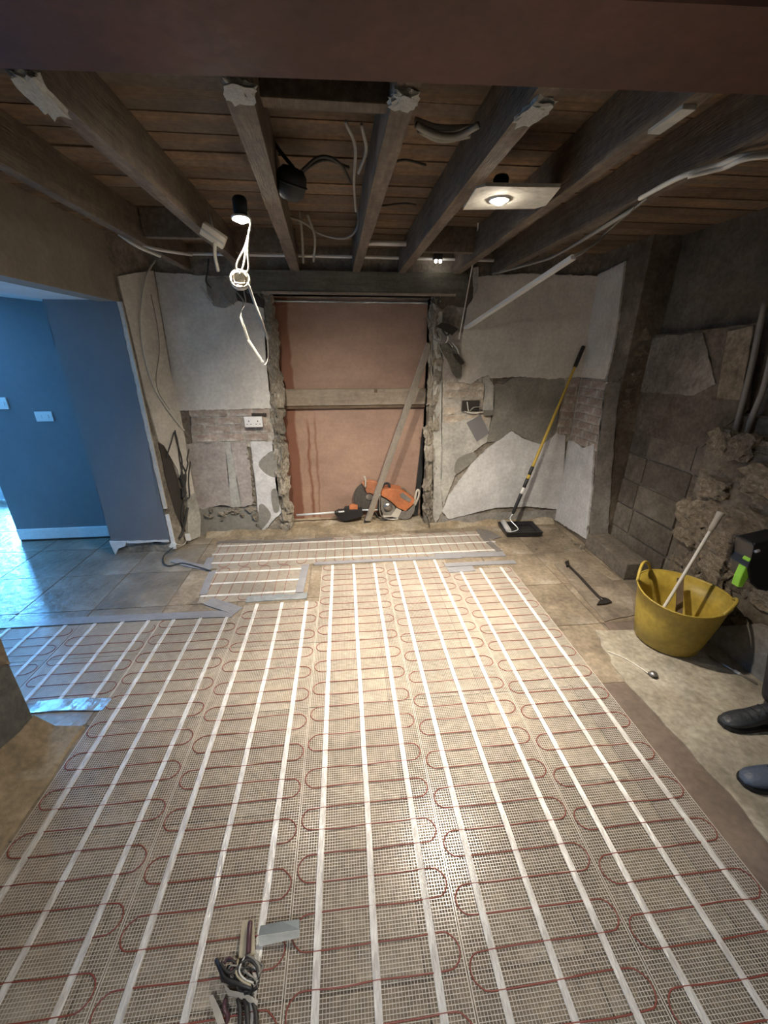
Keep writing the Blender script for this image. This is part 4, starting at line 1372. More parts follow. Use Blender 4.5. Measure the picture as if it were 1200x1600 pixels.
bmesh.ops.recalc_face_normals(bm, faces=bm.faces)
mk('body', bm, 'tub_yellow', tub, smooth=True)
for ha, lift in ((-0.95, 0.035), (2.2, 0.075)):
    bm = B()
    pts = []
    for k in range(9):
        t = k / 8
        a = ha + (t - 0.5) * 0.95
        q = R1 * (1 + 0.05 * math.cos(2 * (a - 0.5))) + 0.004
        pts.append(MT @ Vector((q * math.cos(a), q * math.sin(a), HT + 0.012 * math.cos(2 * (a + 0.85)) + lift * math.sin(math.pi * t) ** 0.6)))
    tube(bm, pts, 0.009, 8, 4)
    mk('handle', bm, 'tub_yellow', tub, smooth=True)
# rubble in the tub
for i in range(4):
    a = i * 1.57 + 0.4
    p = TC + Vector((0.075 * math.cos(a), 0.075 * math.sin(a), 0.052))
    o = inst('rubble_lump', me_l[i % 6], p, (i, i * 2, 0), (0.11, 0.10, 0.08))
    setp(o, 'lump of rubble at the bottom of the yellow tub', 'rubble', 'rubble in the yellow tub')
    o.scale = (0.075, 0.07, 0.06)
# white stick
A_ = TC + Vector((-0.085, 0.02, 0.12))
B_ = PX(1127, 801, 2.15)
stk = empty('stick', A_, 'white pole standing in the yellow tub with a thicker end', 'pole')
bm = B()
tube(bm, [A_, A_.lerp(B_, 0.5) + Vector((0, 0, -0.006)), B_], 0.0095, 10, 5)
mk('shaft', bm, 'white_cable', stk, smooth=True)
bm = B()
lathe(bm, [(0.010, -0.12), (0.016, -0.10), (0.018, -0.02), (0.021, -0.015), (0.021, 0.0), (0.012, 0.004), (0.0, 0.0)], 14, Matrix.Translation(B_) @ align(A_, B_).to_3x3().to_4x4())
mk('end_grip', bm, 'pale_plastic', stk, smooth=True)
bm = B()
beam_box(bm, TC + Vector((0.02, -0.05, 0.10)), TC + Vector((0.11, 0.13, 0.36)), 0.035, 0.012)
mk('timber_offcut', bm, 'old_wood', label='dark wooden offcut leaning inside the yellow tub', cat='offcut', bevel=0.002)

# ================================================================== PAINT TRAY, ROLLER, POLE
tc_ = (G(780, 822) + G(853, 838) + G(790, 842) + G(845, 818)) / 4
tc_ = Vector((1.735, 3.52, 0.002))
tray = empty('paint_tray', tc_, 'black paint tray with wet black paint by the back wall', 'paint tray')
bm = B()
wx, wy, hh = 0.185, 0.14, 0.055
for s in (0, 1):
    pass
o0 = [Vector((x, y, 0)) for x, y in ((-wx + .02, -wy + .015), (wx - .02, -wy + .015), (wx - .02, wy - .015), (-wx + .02, wy - .015))]
o1 = [Vector((x, y, hh)) for x, y in ((-wx, -wy), (wx, -wy), (wx, wy), (-wx, wy))]
i1 = [Vector((x, y, hh)) for x, y in ((-wx + .014, -wy + .014), (wx - .014, -wy + .014), (wx - .014, wy - .014), (-wx + .014, wy - .014))]
i0 = [Vector((x, y, z)) for x, y, z in ((-wx + .03, -wy + .025, .008), (wx - .03, -wy + .025, .025), (wx - .03, wy - .025, .025), (-wx + .03, wy - .025, .008))]
MR = Matrix.Translation(tc_) @ Matrix.Rotation(-0.05, 4, 'Z')
vv = [[bm.verts.new(MR @ p) for p in q] for q in (o0, o1, i1, i0)]
bm.faces.new(vv[0][::-1])
for a_, b_ in zip(vv, vv[1:]):
    for k in range(4):
        bm.faces.new((a_[k], a_[(k + 1) % 4], b_[(k + 1) % 4], b_[k]))
bm.faces.new(vv[3])
mk('tray_shell', bm, 'black_plastic', tray, bevel=0.004)
bm = B()
NX, NY = 14, 10
gr = [[bm.verts.new(MR @ Vector((-0.13 + 0.285 * i / NX, -0.11 + 0.22 * j / NY, 0.030 + 0.006 * mnoise.noise(Vector((i * 0.7, j * 0.7, 2)))))) for j in range(NY + 1)] for i in range(NX + 1)]
for i in range(NX):
    for j in range(NY):
        bm.faces.new((gr[i][j], gr[i + 1][j], gr[i + 1][j + 1], gr[i][j + 1]))
mk('paint', bm, 'wet_black', tray, smooth=True)
roll = empty('paint_roller', tc_ + Vector((-0.14, 0, 0.05)), 'paint roller on a long yellow and black pole leaning on the back wall', 'paint roller')
a, b = MR @ Vector((-0.15, -0.115, 0.062)), MR @ Vector((-0.135, 0.115, 0.066))
bm = B()
lathe(bm, [(0.0, 0.0), (0.020, 0.0), (0.026, 0.006), (0.026, 0.222), (0.020, 0.23), (0.0, 0.23)], 20, align(a, b))
mk('sleeve', bm, 'roller_fleece', roll, smooth=True)
PB, PT = PY(801, 803, 3.50), PY(912, 541, 3.715)
dirp = (PT - PB).normalized()
bm = B()
tube(bm, [a + Vector((0, 0.0, 0)), a + Vector((0.0, -0.02, 0.0)), a + Vector((0.06, -0.02, 0.012)), a + Vector((0.085, 0.0, 0.03)), PB + dirp * -0.06, PB], 0.004, 8, 5)
mk('cage_wire', bm, 'chrome', roll, smooth=True)


def polepart(name, t0, t1, r, m, taper=None):
    bm = B()
    p, q = PB.lerp(PT, t0), PB.lerp(PT, t1)
    L_ = (q - p).length
    lathe(bm, [(0, 0), (taper or r, 0.0), (r, 0.02), (r, L_ - 0.01), (r * 0.9, L_), (0, L_)], 12, align(p, q))
    mk(name, bm, m, roll, smooth=True)


polepart('roller_handle', 0.0, 0.13, 0.017, 'black_plastic', 0.009)
polepart('pole_collar', 0.13, 0.17, 0.013, 'white_plastic')
polepart('pole_sleeve', 0.17, 0.225, 0.017, 'black_plastic')
polepart('pole_collar', 0.225, 0.25, 0.015, 'pole_yellow')
polepart('pole_sleeve', 0.25, 0.30, 0.017, 'black_plastic')
polepart('pole', 0.30, 0.66, 0.0135, 'pole_yellow')
polepart('pole_tube', 0.66, 0.90, 0.0115, 'pole_yellow')
polepart('grip', 0.885, 1.0, 0.018, 'dark_iron')

# ================================================================== DOORWAY TOOLS
def prism(bm, px, Y, depth):
    sheet(bm, [PY(x, y, Y) for x, y in px], (0, depth, 0))


saw = empty('cutoff_saw', PY(612, 812, 3.86), 'dusty orange and grey cut-off saw with a round blade in the doorway', 'saw')
bm = B()
dc = PY(577, 776, 3.93)
lathe(bm, [(0, -0.003), (0.165, -0.003), (0.165, 0.003), (0, 0.003)], 40, Matrix.Translation(dc) @ Matrix.Rotation(math.pi / 2, 4, 'X'))
mk('blade', bm, 'abrasive_disc', saw)
bm = B()
lathe(bm, [(0, -0.02), (0.03, -0.02), (0.036, 0.0), (0.036, 0.012), (0, 0.012)], 20, Matrix.Translation(dc) @ Matrix.Rotation(math.pi / 2, 4, 'X'))
mk('blade_flange', bm, 'steel', saw)
# blade guard: half drum over the blade
bm = B()
prev = None
for k in range(21):
    t = math.radians(-75 + 190 * k / 20)
    c_, s_ = math.cos(t), math.sin(t)
    prof = [(0.05, -0.028), (0.172, -0.028), (0.182, -0.018), (0.182, 0.018), (0.172, 0.028), (0.05, 0.028), (0.05, 0.022), (0.170, 0.022), (0.176, 0.014), (0.176, -0.014), (0.170, -0.022), (0.05, -0.022)]
    cur = [bm.verts.new(dc + Vector((r_ * c_, d_, r_ * s_))) for r_, d_ in prof]
    if prev:
        for q in range(len(prof)):
            bm.faces.new((prev[q], prev[(q + 1) % len(prof)], cur[(q + 1) % len(prof)], cur[q]))
    prev = cur
bmesh.ops.recalc_face_normals(bm, faces=bm.faces)
guard = mk('blade_guard', bm, 'dusty_orange', saw)
bm = B()
tube(bm, [PY(571, 762, 3.89), PY(571, 750, 3.88), PY(569, 744, 3.88)], 0.010, 8, 4)
mk('adjuster', bm, 'pale_plastic', guard, smooth=True)
bm = B()
prism(bm, [(590, 786), (600, 780), (600, 798), (588, 798)], 3.88, 0.05)
mk('arm', bm, 'dusty_grey', saw, bevel=0.004)
bm = B()
prism(bm, [(596, 768), (600, 765), (614, 764), (626, 765), (640, 774), (648, 781), (646, 788), (634, 799), (622, 794), (612, 785), (604, 779), (596, 775)], 3.82, 0.15)
cover = mk('top_cover', bm, 'orange_plastic', saw, bevel=0.008)
bm = B()
prism(bm, [(625, 772), (630, 770), (643, 781), (640, 785), (626, 777)], 3.812, 0.05)
mk('badge', bm, 'dusty_grey', cover, bevel=0.002)
bm = B()
prism(bm, [(595, 776), (604, 780), (612, 786), (618, 792), (616, 800), (611, 806), (600, 806), (595, 796)], 3.845, 0.12)
mk('starter_cover', bm, 'dusty_grey', saw, bevel=0.006)
bm = B()
lathe(bm, [(0, -0.012), (0.035, -0.010), (0.045, 0.0), (0.045, 0.01), (0, 0.01)], 20, Matrix.Translation(PY(606, 792, 3.84)) @ Matrix.Rotation(math.pi / 2, 4, 'X'))
mk('recoil_hub', bm, 'steel', saw, smooth=True)
bm = B()
prism(bm, [(598, 806), (611, 806), (620, 794), (628, 798), (622, 810), (612, 808), (600, 809)], 3.835, 0.12)
mk('base_frame', bm, 'pale_plastic', saw, bevel=0.006)
bm = B()
prism(bm, [(622, 810), (629, 798), (636, 799), (648, 788), (647, 800), (642, 810), (632, 813)], 3.83, 0.13)
mk('tank', bm, 'dusty_grey', saw, bevel=0.01)
bm = B()
tube(bm, [PY(597, 766, 3.9), PY(599, 758, 3.89), PY(604, 755, 3.88), PY(608, 757, 3.87), PY(609, 766, 3.87)], 0.012, 8, 5)
mk('front_handle', bm, 'black_rubber', saw, smooth=True)
bm = B()
tube(bm, [PY(622, 765, 3.9), PY(630, 763, 3.9), PY(640, 772, 3.9), PY(648, 782, 3.9)], 0.008, 8, 5)
mk('pull_cord_guard', bm, 'dusty_grey', saw, smooth=True)
bm = B()
tube(bm, [PY(648, 790, 3.87), PY(654, 776, 3.86), PY(655, 768, 3.86), PY(652, 766, 3.86), PY(649, 776, 3.86), PY(645, 803, 3.87)], 0.012, 8, 5)
mk('rear_handle', bm, 'pale_plastic', saw, smooth=True)
bm = B()
tube(bm, [PY(594, 772, 3.835), PY(593, 795, 3.83), PY(597, 807, 3.83), PY(608, 811, 3.83), PY(624, 811, 3.83)], 0.007, 8, 5)
mk('front_frame', bm, 'steel', saw, smooth=True)
bm = B()
tube(bm, [PY(586, 800, 3.84), PY(592, 809, 3.82), PY(600, 812, 3.82), PY(610, 810, 3.84)], 0.006, 8, 5)
mk('hose', bm, 'black_rubber', saw, smooth=True)

se = empty('straight_edge', PY(573, 816, 3.80), 'long aluminium straight edge leaning across the doorway', 'straight edge')
bm = B()
p, q = PY(574, 815, 3.80), PY(671, 537, 3.80)
beam_box(bm, p, q, 0.062, 0.020, up=Vector((0.5, -1, 0)))
mk('profile', bm, 'alu_bar', se, bevel=0.002)
bm = B()
beam_box(bm, p + Vector((-0.018, -0.013, 0)), q + Vector((-0.018, -0.013, 0)), 0.012, 0.006, up=Vector((0.5, -1, 0)))
mk('ridge', bm, 'alu_bar', se)
bm = B()
d_ = (q - p).normalized()
beam_box(bm, p - d_ * 0.006, p + d_ * 0.012, 0.066, 0.024, up=Vector((0.5, -1, 0)))
mk('end_cap', bm, 'dark_iron', se)

dl = empty('long_bit_drill', PY(545, 814, 3.83), 'black drill with a shiny long bit lying on the sill', 'drill')
bm = B()
tube(bm, [PY(463, 805, 3.83), PY(524, 800.5, 3.83)], 0.011, 12, 0)
mk('bit', bm, 'chrome', dl, smooth=True)
bm = B()
lathe(bm, [(0, 0), (0.016, 0.0), (0.02, 0.01), (0.02, 0.05), (0.012, 0.06), (0, 0.06)], 14, align(PY(523, 801, 3.83), PY(530, 800, 3.83)))
mk('chuck', bm, 'dark_iron', dl, smooth=True)
bm = B()
tube(bm, [PY(529, 800, 3.815), PY(538, 799, 3.815)], 0.009, 10, 0)
mk('rod', bm, 'chrome', dl, smooth=True)
mk('rod', tubes(0.007, [PY(566, 797, 3.815), PY(590, 796.5, 3.83)], n=10, smooth=0), 'chrome', dl, smooth=True)
bm = B()
prism(bm, [(522, 803), (528, 799), (545, 797), (566, 796), (568, 806), (558, 810), (540, 815), (532, 813)], 3.82, 0.07)
mk('body', bm, 'black_plastic', dl, bevel=0.008)
bm = B()
prism(bm, [(546, 791), (552, 789.5), (559, 791), (559, 797), (546, 797)], 3.83, 0.05)
mk('selector', bm, 'orange_plastic', dl, bevel=0.006)
bm = B()
prism(bm, [(538, 793), (547, 792), (547, 798), (538, 798)], 3.84, 0.04)
mk('side_grip', bm, 'black_rubber', dl, bevel=0.005)
# dark bar standing at the right jamb
bm = B()
beam_box(bm, PY(649, 805, 3.92), PY(664, 668, 3.965), 0.05, 0.018, up=Vector((0.4, -1, 0)))
o = mk('spirit_level', bm, 'black_rubber', label='dark level standing upright at the right jamb', cat='spirit level', bevel=0.002)
bm = B()
lathe(bm, [(0, -0.03), (0.012, -0.03), (0.012, 0.03), (0, 0.03)], 12, Matrix.Translation(PY(661, 690, 3.945)))
mk('end_block', bm, 'black_plastic', o)

# ================================================================== SOCKETS AND SWITCHES
sk = empty('double_socket', PY(396, 672, D - 0.05), 'white double socket proud of its grey box left of the doorway', 'socket')
p0, p1 = PY(381, 651, D - 0.06), PY(411, 667, D - 0.06)
x0, x1, z1, z0 = p0.x, p1.x, p0.z, p1.z
bm = B()
box(bm, x0 + 0.004, x1 - 0.004, D - 0.056, D + 0.001, z0 - 0.002, z1 - 0.004)
mk('back_box', bm, 'grey_plastic', sk, bevel=0.004)
bm = B()
box(bm, x0, x1, D - 0.068, D - 0.056, z0, z1)
plate = mk('face_plate', bm, 'white_plastic', sk, bevel=0.003)
for cx in (x0 + (x1 - x0) * 0.25, x0 + (x1 - x0) * 0.75):
    zc_ = (z0 + z1) / 2
    bm = B()
    for dx, dz, wd, hh_ in ((0, 0.012, 0.008, 0.012), (-0.016, -0.014, 0.012, 0.006), (0.016, -0.014, 0.012, 0.006)):
        box(bm, cx + dx - wd / 2, cx + dx + wd / 2, D - 0.0688, D - 0.0675, zc_ + dz - hh_ / 2 - 0.006, zc_ + dz + hh_ / 2 - 0.006)
    mk('pin_slots', bm, 'dark_cable', plate)
    bm = B()
    box(bm, cx - 0.008 + (0.02 if cx > 0.5 * (x0 + x1) else -0.02) * 0, cx + 0.010, D - 0.072, D - 0.067, zc_ + 0.018, zc_ + 0.036)
    mk('rocker', bm, 'white_plastic', plate, bevel=0.001)
mk('wall_slot', boxes((p0.x + 0.06, p1.x + 0.035, D - 0.019, D - 0.004, p0.z - 0.006, p0.z + 0.022)), 'shadow_void', wall_back)

for i, ((xa, ya, xb, yb), lab) in enumerate((((54, 643, 86, 658), 'white switch plate on the blue wall, nearer the nib'), ((-12, 621, 16, 639), 'white switch plate on the blue wall at the left edge'))):
    p, q = PY(xa, ya, 3.80), PY(xb, yb, 3.80)
    t = empty('switch_plate', ((p.x + q.x) / 2, 3.80, q.z), lab, 'light switch', 'switches on the blue wall')
    pl = mk('plate', boxes((p.x, q.x, 3.788, 3.80, q.z, p.z)), 'white_plastic', t, bevel=0.003)
    for k in (0.3, 0.7):
        cx = p.x + (q.x - p.x) * k
        mk('rocker', boxes((cx - 0.011, cx + 0.011, 3.784, 3.789, (p.z + q.z) / 2 - 0.016, (p.z + q.z) / 2 + 0.016)), 'white_plastic', t, bevel=0.002)

# open metal back box with wires, right of the doorway
p, q = PY(722, 626, D - 0.012), PY(748, 642, D - 0.012)
bx_ = empty('back_box', ((p.x + q.x) / 2, D - 0.01, q.z), 'open metal back box with loose wires in the bare brick', 'back box')
mk('box_inside', boxes((p.x, q.x, D - 0.016, D - 0.011, q.z, p.z)), 'shadow_void', bx_)
mk('box_rim', boxes((p.x - 0.004, p.x, D - 0.022, D, q.z, p.z), (q.x, q.x + 0.004, D - 0.022, D, q.z, p.z), (p.x, q.x, D - 0.022, D, p.z, p.z + 0.004), (p.x, q.x, D - 0.022, D, q.z - 0.004, q.z)), 'zinc_box', bx_)
for k, ln in enumerate(([(730, 628), (731, 636), (732, 643)], [(733, 644), (740, 637), (752, 636)], [(735, 641), (745, 640), (754, 641)], [(726, 643), (738, 645), (756, 644)])):
    bm = B()
    tube(bm, [PY(x, y, D - 0.03 - 0.008 * (i % 2)) for i, (x, y) in enumerate(ln)], 0.005, 7, 5)
    mk('wire', bm, ['white_cable', 'grey_cable', 'dark_cable', 'white_cable'][k], bx_, smooth=True)
mk('blank_cover', boxes((PY(754, 640, D).x, PY(768, 640, D).x, D - 0.05, D - 0.03, PY(760, 648, D).z, PY(760, 640, D).z)), 'zinc_box', bx_)

# torn lead and black flaps hanging at the right jamb
fl = empty('torn_cable_flaps', PY(700, 590, D - 0.05), 'dark torn flaps and cables hanging at the right jamb under the lintel', 'debris')
for k, (px_, Yy, m) in enumerate((([(680, 510), (690, 504), (702, 506), (716, 514), (706, 524), (694, 516)], D - 0.06, 'dark_iron'),
                                  ([(688, 540), (697, 536), (708, 548), (716, 558), (722, 574), (721, 588), (713, 591), (707, 583), (700, 565), (692, 552)], D - 0.07, 'lintel_wood'),
                                  ([(707, 552), (716, 553), (722, 562), (726, 566), (721, 571), (712, 562)], D - 0.085, 'dark_iron'))):
    bm = B()
    sheet(bm, jag([PY(x, y, Yy) for x, y in px_], 0.02, 0.003, k), (0.006, 0.016, 0))
    mk('flap', bm, m, fl)
for k, ln in enumerate(([(684, 516), (690, 528), (686, 540), (692, 552)], [(698, 518), (700, 530), (694, 540), (698, 552)], [(690, 512), (697, 524), (704, 518)], [(678, 530), (688, 535), (700, 534), (708, 542)], [(706, 535), (714, 545), (718, 556), (728, 568)])):
    bm = B()
    tube(bm, [PY(x, y, D - 0.05 - 0.015 * (i % 2)) for i, (x, y) in enumerate(ln)], 0.006, 7, 5)
    mk('wire', bm, ['grey_cable', 'white_cable', 'dark_cable'][k % 3], fl, smooth=True)
# torn bits high on the left plaster
tb = empty('torn_cable_flaps', PY(330, 460, D - 0.03), 'torn patch and cable ends high on the wall left of the doorway', 'debris')
bm = B()
sheet(bm, jag([PY(x, y, D - 0.022) for x, y in [(322, 436), (350, 432), (368, 440), (372, 470), (352, 482), (334, 478), (324, 466)]], 0.03, 0.006, 4), (0, -0.005, 0))
mk('flap', bm, 'nib_grey', tb)
bm = B()
beam_box(bm, PY(314, 448, D - 0.06), PY(332, 472, D - 0.06), 0.014, 0.012)
mk('strip', bm, 'pale_plastic', tb)
for k, ln in enumerate(([(326, 404), (324, 425), (322, 440), (330, 450)], [(352, 435), (346, 452), (356, 470), (366, 476)], [(366, 452), (380, 470), (378, 486)])):
    bm = B()
    tube(bm, [PY(x, y, D - 0.05) for x, y in ln], 0.006, 7, 5)
    mk('wire', bm, ['dark_cable', 'grey_cable', 'grey_cable'][k], tb, smooth=True)
bm = B()
sheet(bm, jag([PY(x, y, D - 0.022) for x, y in [(368, 455), (395, 452), (412, 468), (412, 482), (392, 474), (372, 470)]], 0.03, 0.005, 4), (0, -0.012, 0))
mk('flap', bm, 'shadow_void', tb)
# hole in the plaster under the lintel's right end
wpatch('plaster_gap', [(672, 470), (730, 432), (742, 436), (738, 465), (728, 482), (712, 478), (700, 476), (690, 484)], 0.024, 'dark_render', 77)
wpatch('plaster_strip', [(737, 420), (746, 418), (745, 452), (738, 466)], 0.03, 'pale_grey_plaster', 78, 0.03, 0.003)

# ================================================================== FLOOR ITEMS ON THE RIGHT
bm = B()
pa, pb = G(925, 868), G(998, 893)
box(bm, -0.10, 0.10, -0.29, 0.29, 0.0, 0.14, Matrix.Translation((2.30, 2.84, 0.001)) @ Matrix.Rotation(-0.03, 4, 'Z'))
mk('concrete_block', bm, 'block', label='concrete block lying at the foot of the block wall', cat='block', bevel=0.008)
pry = empty('pry_bar', G(915, 912, 0.008), 'dark steel pry bar lying on the dark slab', 'pry bar')
bm = B()
z_ = 0.018
tube(bm, [G(884, 878, 0.03), G(888, 883, 0.016), G(905, 900, 0.016), G(930, 927, 0.016), G(942, 938, 0.018)], 0.010, 8, 4)
mk('shaft', bm, 'dark_iron', pry, smooth=True)
bm = B()
sheet(bm, [G(938, 934, 0.012), G(950, 937, 0.010), G(956, 942, 0.010), G(946, 945, 0.010), G(932, 946, 0.010), G(936, 940, 0.012)], (0, 0, 0.012))
mk('claw', bm, 'dark_iron', pry, bevel=0.003)
bm = B()
sheet(bm, [G(883, 879, 0.028), G(888, 877, 0.028), G(890, 884, 0.016), G(885, 886, 0.016)], (0, 0, 0.012))
mk('tip', bm, 'dark_iron', pry)
pk = empty('floor_sensor', G(1020, 1056, 0.006), 'small metal sensor puck on the end of a thin wire', 'sensor')
c = WPOS[pk.name]
bm = B()
lathe(bm, [(0, 0), (0.020, 0.0), (0.022, 0.006), (0.020, 0.020), (0.012, 0.026), (0, 0.027)], 20, Matrix.Translation(c))
mk('puck', bm, 'steel', pk, smooth=True)
bm = B()
lathe(bm, [(0.0225, 0.006), (0.025, 0.010), (0.0225, 0.014)], 20, Matrix.Translation(c))
mk('band', bm, 'dark_iron', pk, smooth=True)
bm = B()
tube(bm, [c + Vector((-0.02, 0.01, 0.008)), G(1000, 1043, 0.008), G(975, 1028, 0.008), G(950, 1018, 0.008)], 0.003, 6, 5)
mk('wire', bm, 'white_cable', pk, smooth=True)
rd = empty('steel_rod', G(1130, 1040, 0.01), 'thin steel rod on the floor behind the yellow tub', 'rod')
bm = B()
tube(bm, [G(1108, 1025, 0.012), G(1182, 1068, 0.012)], 0.006, 8, 0)
mk('bar', bm, 'steel', rd, smooth=True)
bm = B()
tube(bm, [G(1148, 1048, 0.012), G(1156, 1053, 0.012)], 0.0085, 8, 0)
mk('collar', bm, 'white_plastic', rd, smooth=True)
# crumbs of plaster and rubble
rs2 = random.Random(12)
crumbs = [(900, 850, .03, 'middle-sized crumb of three at the foot of the nib'), (909, 855, .045, 'largest crumb of broken plaster at the foot of the nib'), (893, 845, .025, 'small crumb at the foot of the nib, nearest the back wall'), (880, 838, .018, 'tiny crumb between the paint tray and the nib'), (1162, 985, .05, 'largest white lump between the yellow tub and the person'), (1176, 1000, .045, 'white lump just right of the largest one by the person'), (838, 858, .02, 'tiny pale crumb on the floor below the paint tray'), (1160, 1020, .025, 'small crumb below the white lumps behind the tub')]
for i, (x, y, s, lab) in enumerate(crumbs):
    p = G(x, y, s * 0.3)
    o = inst('rubble_crumb', st_me[i % 5], p, (i, 2 * i, i), (s * 1.3, s, s * 0.8))
    setp(o, lab, 'rubble', 'crumbs along the right wall')

# ================================================================== STRIPPED WIRES NEAR THE CAMERA
wb = empty('mat_connection', (-0.36, 0.56, 0.008), 'stripped cable ends with a folded label on the near mat', 'cable ends')


def W(x, y, z):
    return G(x, y, z)


bm = B()
sheet(bm, [W(373, 1498, .015), W(378, 1440, .03), W(397, 1436, .035), W(399, 1492, .018)], (0, 0, 0.002))
mk('ribbon', bm, 'beige_ribbon', wb)
bm = B()
tube(bm, [W(391, 1440, .045), W(389, 1465, .045), W(388, 1490, .035)], 0.0075, 8, 5)
mk('sleeve', bm, 'purple_sleeve', wb, smooth=True)
bm = B()
sheet(bm, [W(404, 1462, .035), W(407, 1447, .05), W(440, 1440, .055), W(468, 1437, .052), W(468, 1452, .045)], (0, 0, 0.002))
flag = mk('label_flag', bm, 'label_grey', wb)
bm = B()
sheet(bm, [W(404, 1462, .035), W(468, 1452, .045), W(468, 1464, .022), W(405, 1478, .014)], (0, -0.002, 0.001))
mk('label_back', bm, 'label_white', flag)
for k, (ln, r_, m) in enumerate((([(338, 1500, .03), (345, 1515, .045), (352, 1530, .05), (375, 1538, .05), (395, 1545, .045)], .0065, 'black_plastic'),
                                 ([(344, 1505, .05), (360, 1520, .055), (385, 1500, .05), (400, 1510, .05), (404, 1530, .045)], .0035, 'dark_cable'),
                                 ([(372, 1500, .04), (369, 1520, .055), (378, 1532, .055), (392, 1540, .05)], .003, 'beige_ribbon'),
                                 ([(382, 1495, .04), (374, 1515, .06), (380, 1528, .058), (396, 1536, .05)], .0025, 'white_cable'),
                                 ([(384, 1492, .03), (398, 1500, .05), (406, 1515, .05), (400, 1530, .045), (386, 1520, .05)], .003, 'grey_cable'),
                                 ([(350, 1505, .04), (358, 1497, .045), (366, 1505, .045), (360, 1518, .05)], .004, 'purple_sleeve'),
                                 ([(372, 1560, .02), (375, 1580, .02), (374, 1625, .02)], .006, 'dark_cable'),
                                 ([(382, 1558, .02), (386, 1580, .02), (388, 1630, .02)], .007, 'dark_cable'),
                                 ([(394, 1560, .02), (400, 1585, .02), (402, 1630, .02)], .006, 'dark_cable'),
                                 ([(352, 1562, .02), (350, 1575, .03), (356, 1588, .02), (352, 1600, .01)], .006, 'purple_sleeve'))):
    bm = B()
    tube(bm, [W(*p) for p in ln], r_, 7, 5)
    mk('wire', bm, m, wb, smooth=True)
rw_ = random.Random(3)
for k in range(9):
    bm = B()
    cx_, cy_ = rw_.uniform(350, 395), rw_.uniform(1503, 1540)
    a0_ = rw_.uniform(0, 6)
    tube(bm, [W(cx_ + rw_.uniform(8, 18) * math.cos(a0_ + q * 1.1), cy_ + rw_.uniform(6, 15) * math.sin(a0_ + q * 1.1), rw_.uniform(.02, .055)) for q in range(6)], rw_.choice((.0022, .003, .0042)), 7, 6)
    mk('wire', bm, rw_.choice(('dark_cable', 'black_plastic', 'grey_cable', 'dark_cable')), wb, smooth=True)
bm = B()
for x, y in ((352, 1525), (364, 1532), (378, 1540), (388, 1546)):
    p = W(x, y, .035)
    box(bm, p.x - 0.011, p.x + 0.011, p.y - 0.009, p.y + 0.009, p.z - 0.012, p.z + 0.012)
mk('terminal_block', bm, 'black_plastic', wb, bevel=0.003)
bm = B()
sheet(bm, [W(350, 1538, .03), W(360, 1548, .032), W(385, 1553, .03), W(404, 1564, .025), W(402, 1572, .02), W(378, 1562, .02), W(356, 1556, .02)], (0, 0, 0.004))
mk('clip', bm, 'pale_plastic', wb)
bm = B()
sheet(bm, [W(327, 1560, .02), W(333, 1555, .025), W(345, 1580, .025), W(352, 1600, .02), W(340, 1602, .015), W(334, 1585, .015)], (0, 0, 0.006))
mk('clip_arm', bm, 'pale_plastic', wb)

# ================================================================== PERSON AT THE RIGHT EDGE
per = empty('person', (2.0, 1.12, 0.0), 'person in black clothes and work boots standing at the right edge', 'person')


def skin_obj(name, verts, edges, radii, m, root=0, sub=2, parent=per):
    me = bpy.data.meshes.new(name)
    me.from_pydata([Vector(v) - WPOS[parent.name] for v in verts], edges, [])
    o = bpy.data.objects.new(name, me)
    COL.objects.link(o)
    o.parent = parent
    md = o.modifiers.new('skin', 'SKIN')
    md.use_smooth_shade = True
    lay = me.skin_vertices[0].data
    for i, r_ in enumerate(radii):
        lay[i].radius = r_ if isinstance(r_, tuple) else (r_, r_)
        lay[i].use_root = (i == root)
    sb = o.modifiers.new('subdivision', 'SUBSURF')
    sb.levels = sb.render_levels = sub
    me.materials.append(MATS[m])
    WPOS[o.name] = WPOS[parent.name]
    return o


# person faces -x, bends a little forward
hipc = Vector((2.06, 1.13, 0.92))
J = {'hip': hipc, 'belly': Vector((2.03, 1.13, 1.06)), 'chest': Vector((1.98, 1.13, 1.27)), 'neck': Vector((1.93, 1.13, 1.47)), 'head0': Vector((1.90, 1.13, 1.56)), 'head1': Vector((1.87, 1.13, 1.66)), 'head2': Vector((1.88, 1.13, 1.74)),
     'lh': Vector((2.06, 1.23, 0.90)), 'lk': Vector((2.0, 1.27, 0.49)), 'la': Vector((2.03, 1.225, 0.11)),
     'rh': Vector((2.06, 1.03, 0.90)), 'rk': Vector((1.98, 1.0, 0.48)), 'ra': Vector((1.865, 0.95, 0.11)),
     'ls': Vector((1.97, 1.31, 1.40)), 'le': Vector((1.97, 1.36, 1.13)), 'lw': Vector((1.76, 1.27, 1.02)),
     'rs': Vector((1.97, 0.95, 1.40)), 're': Vector((2.02, 0.90, 1.13)), 'rw': Vector((1.84, 1.02, 1.0))}
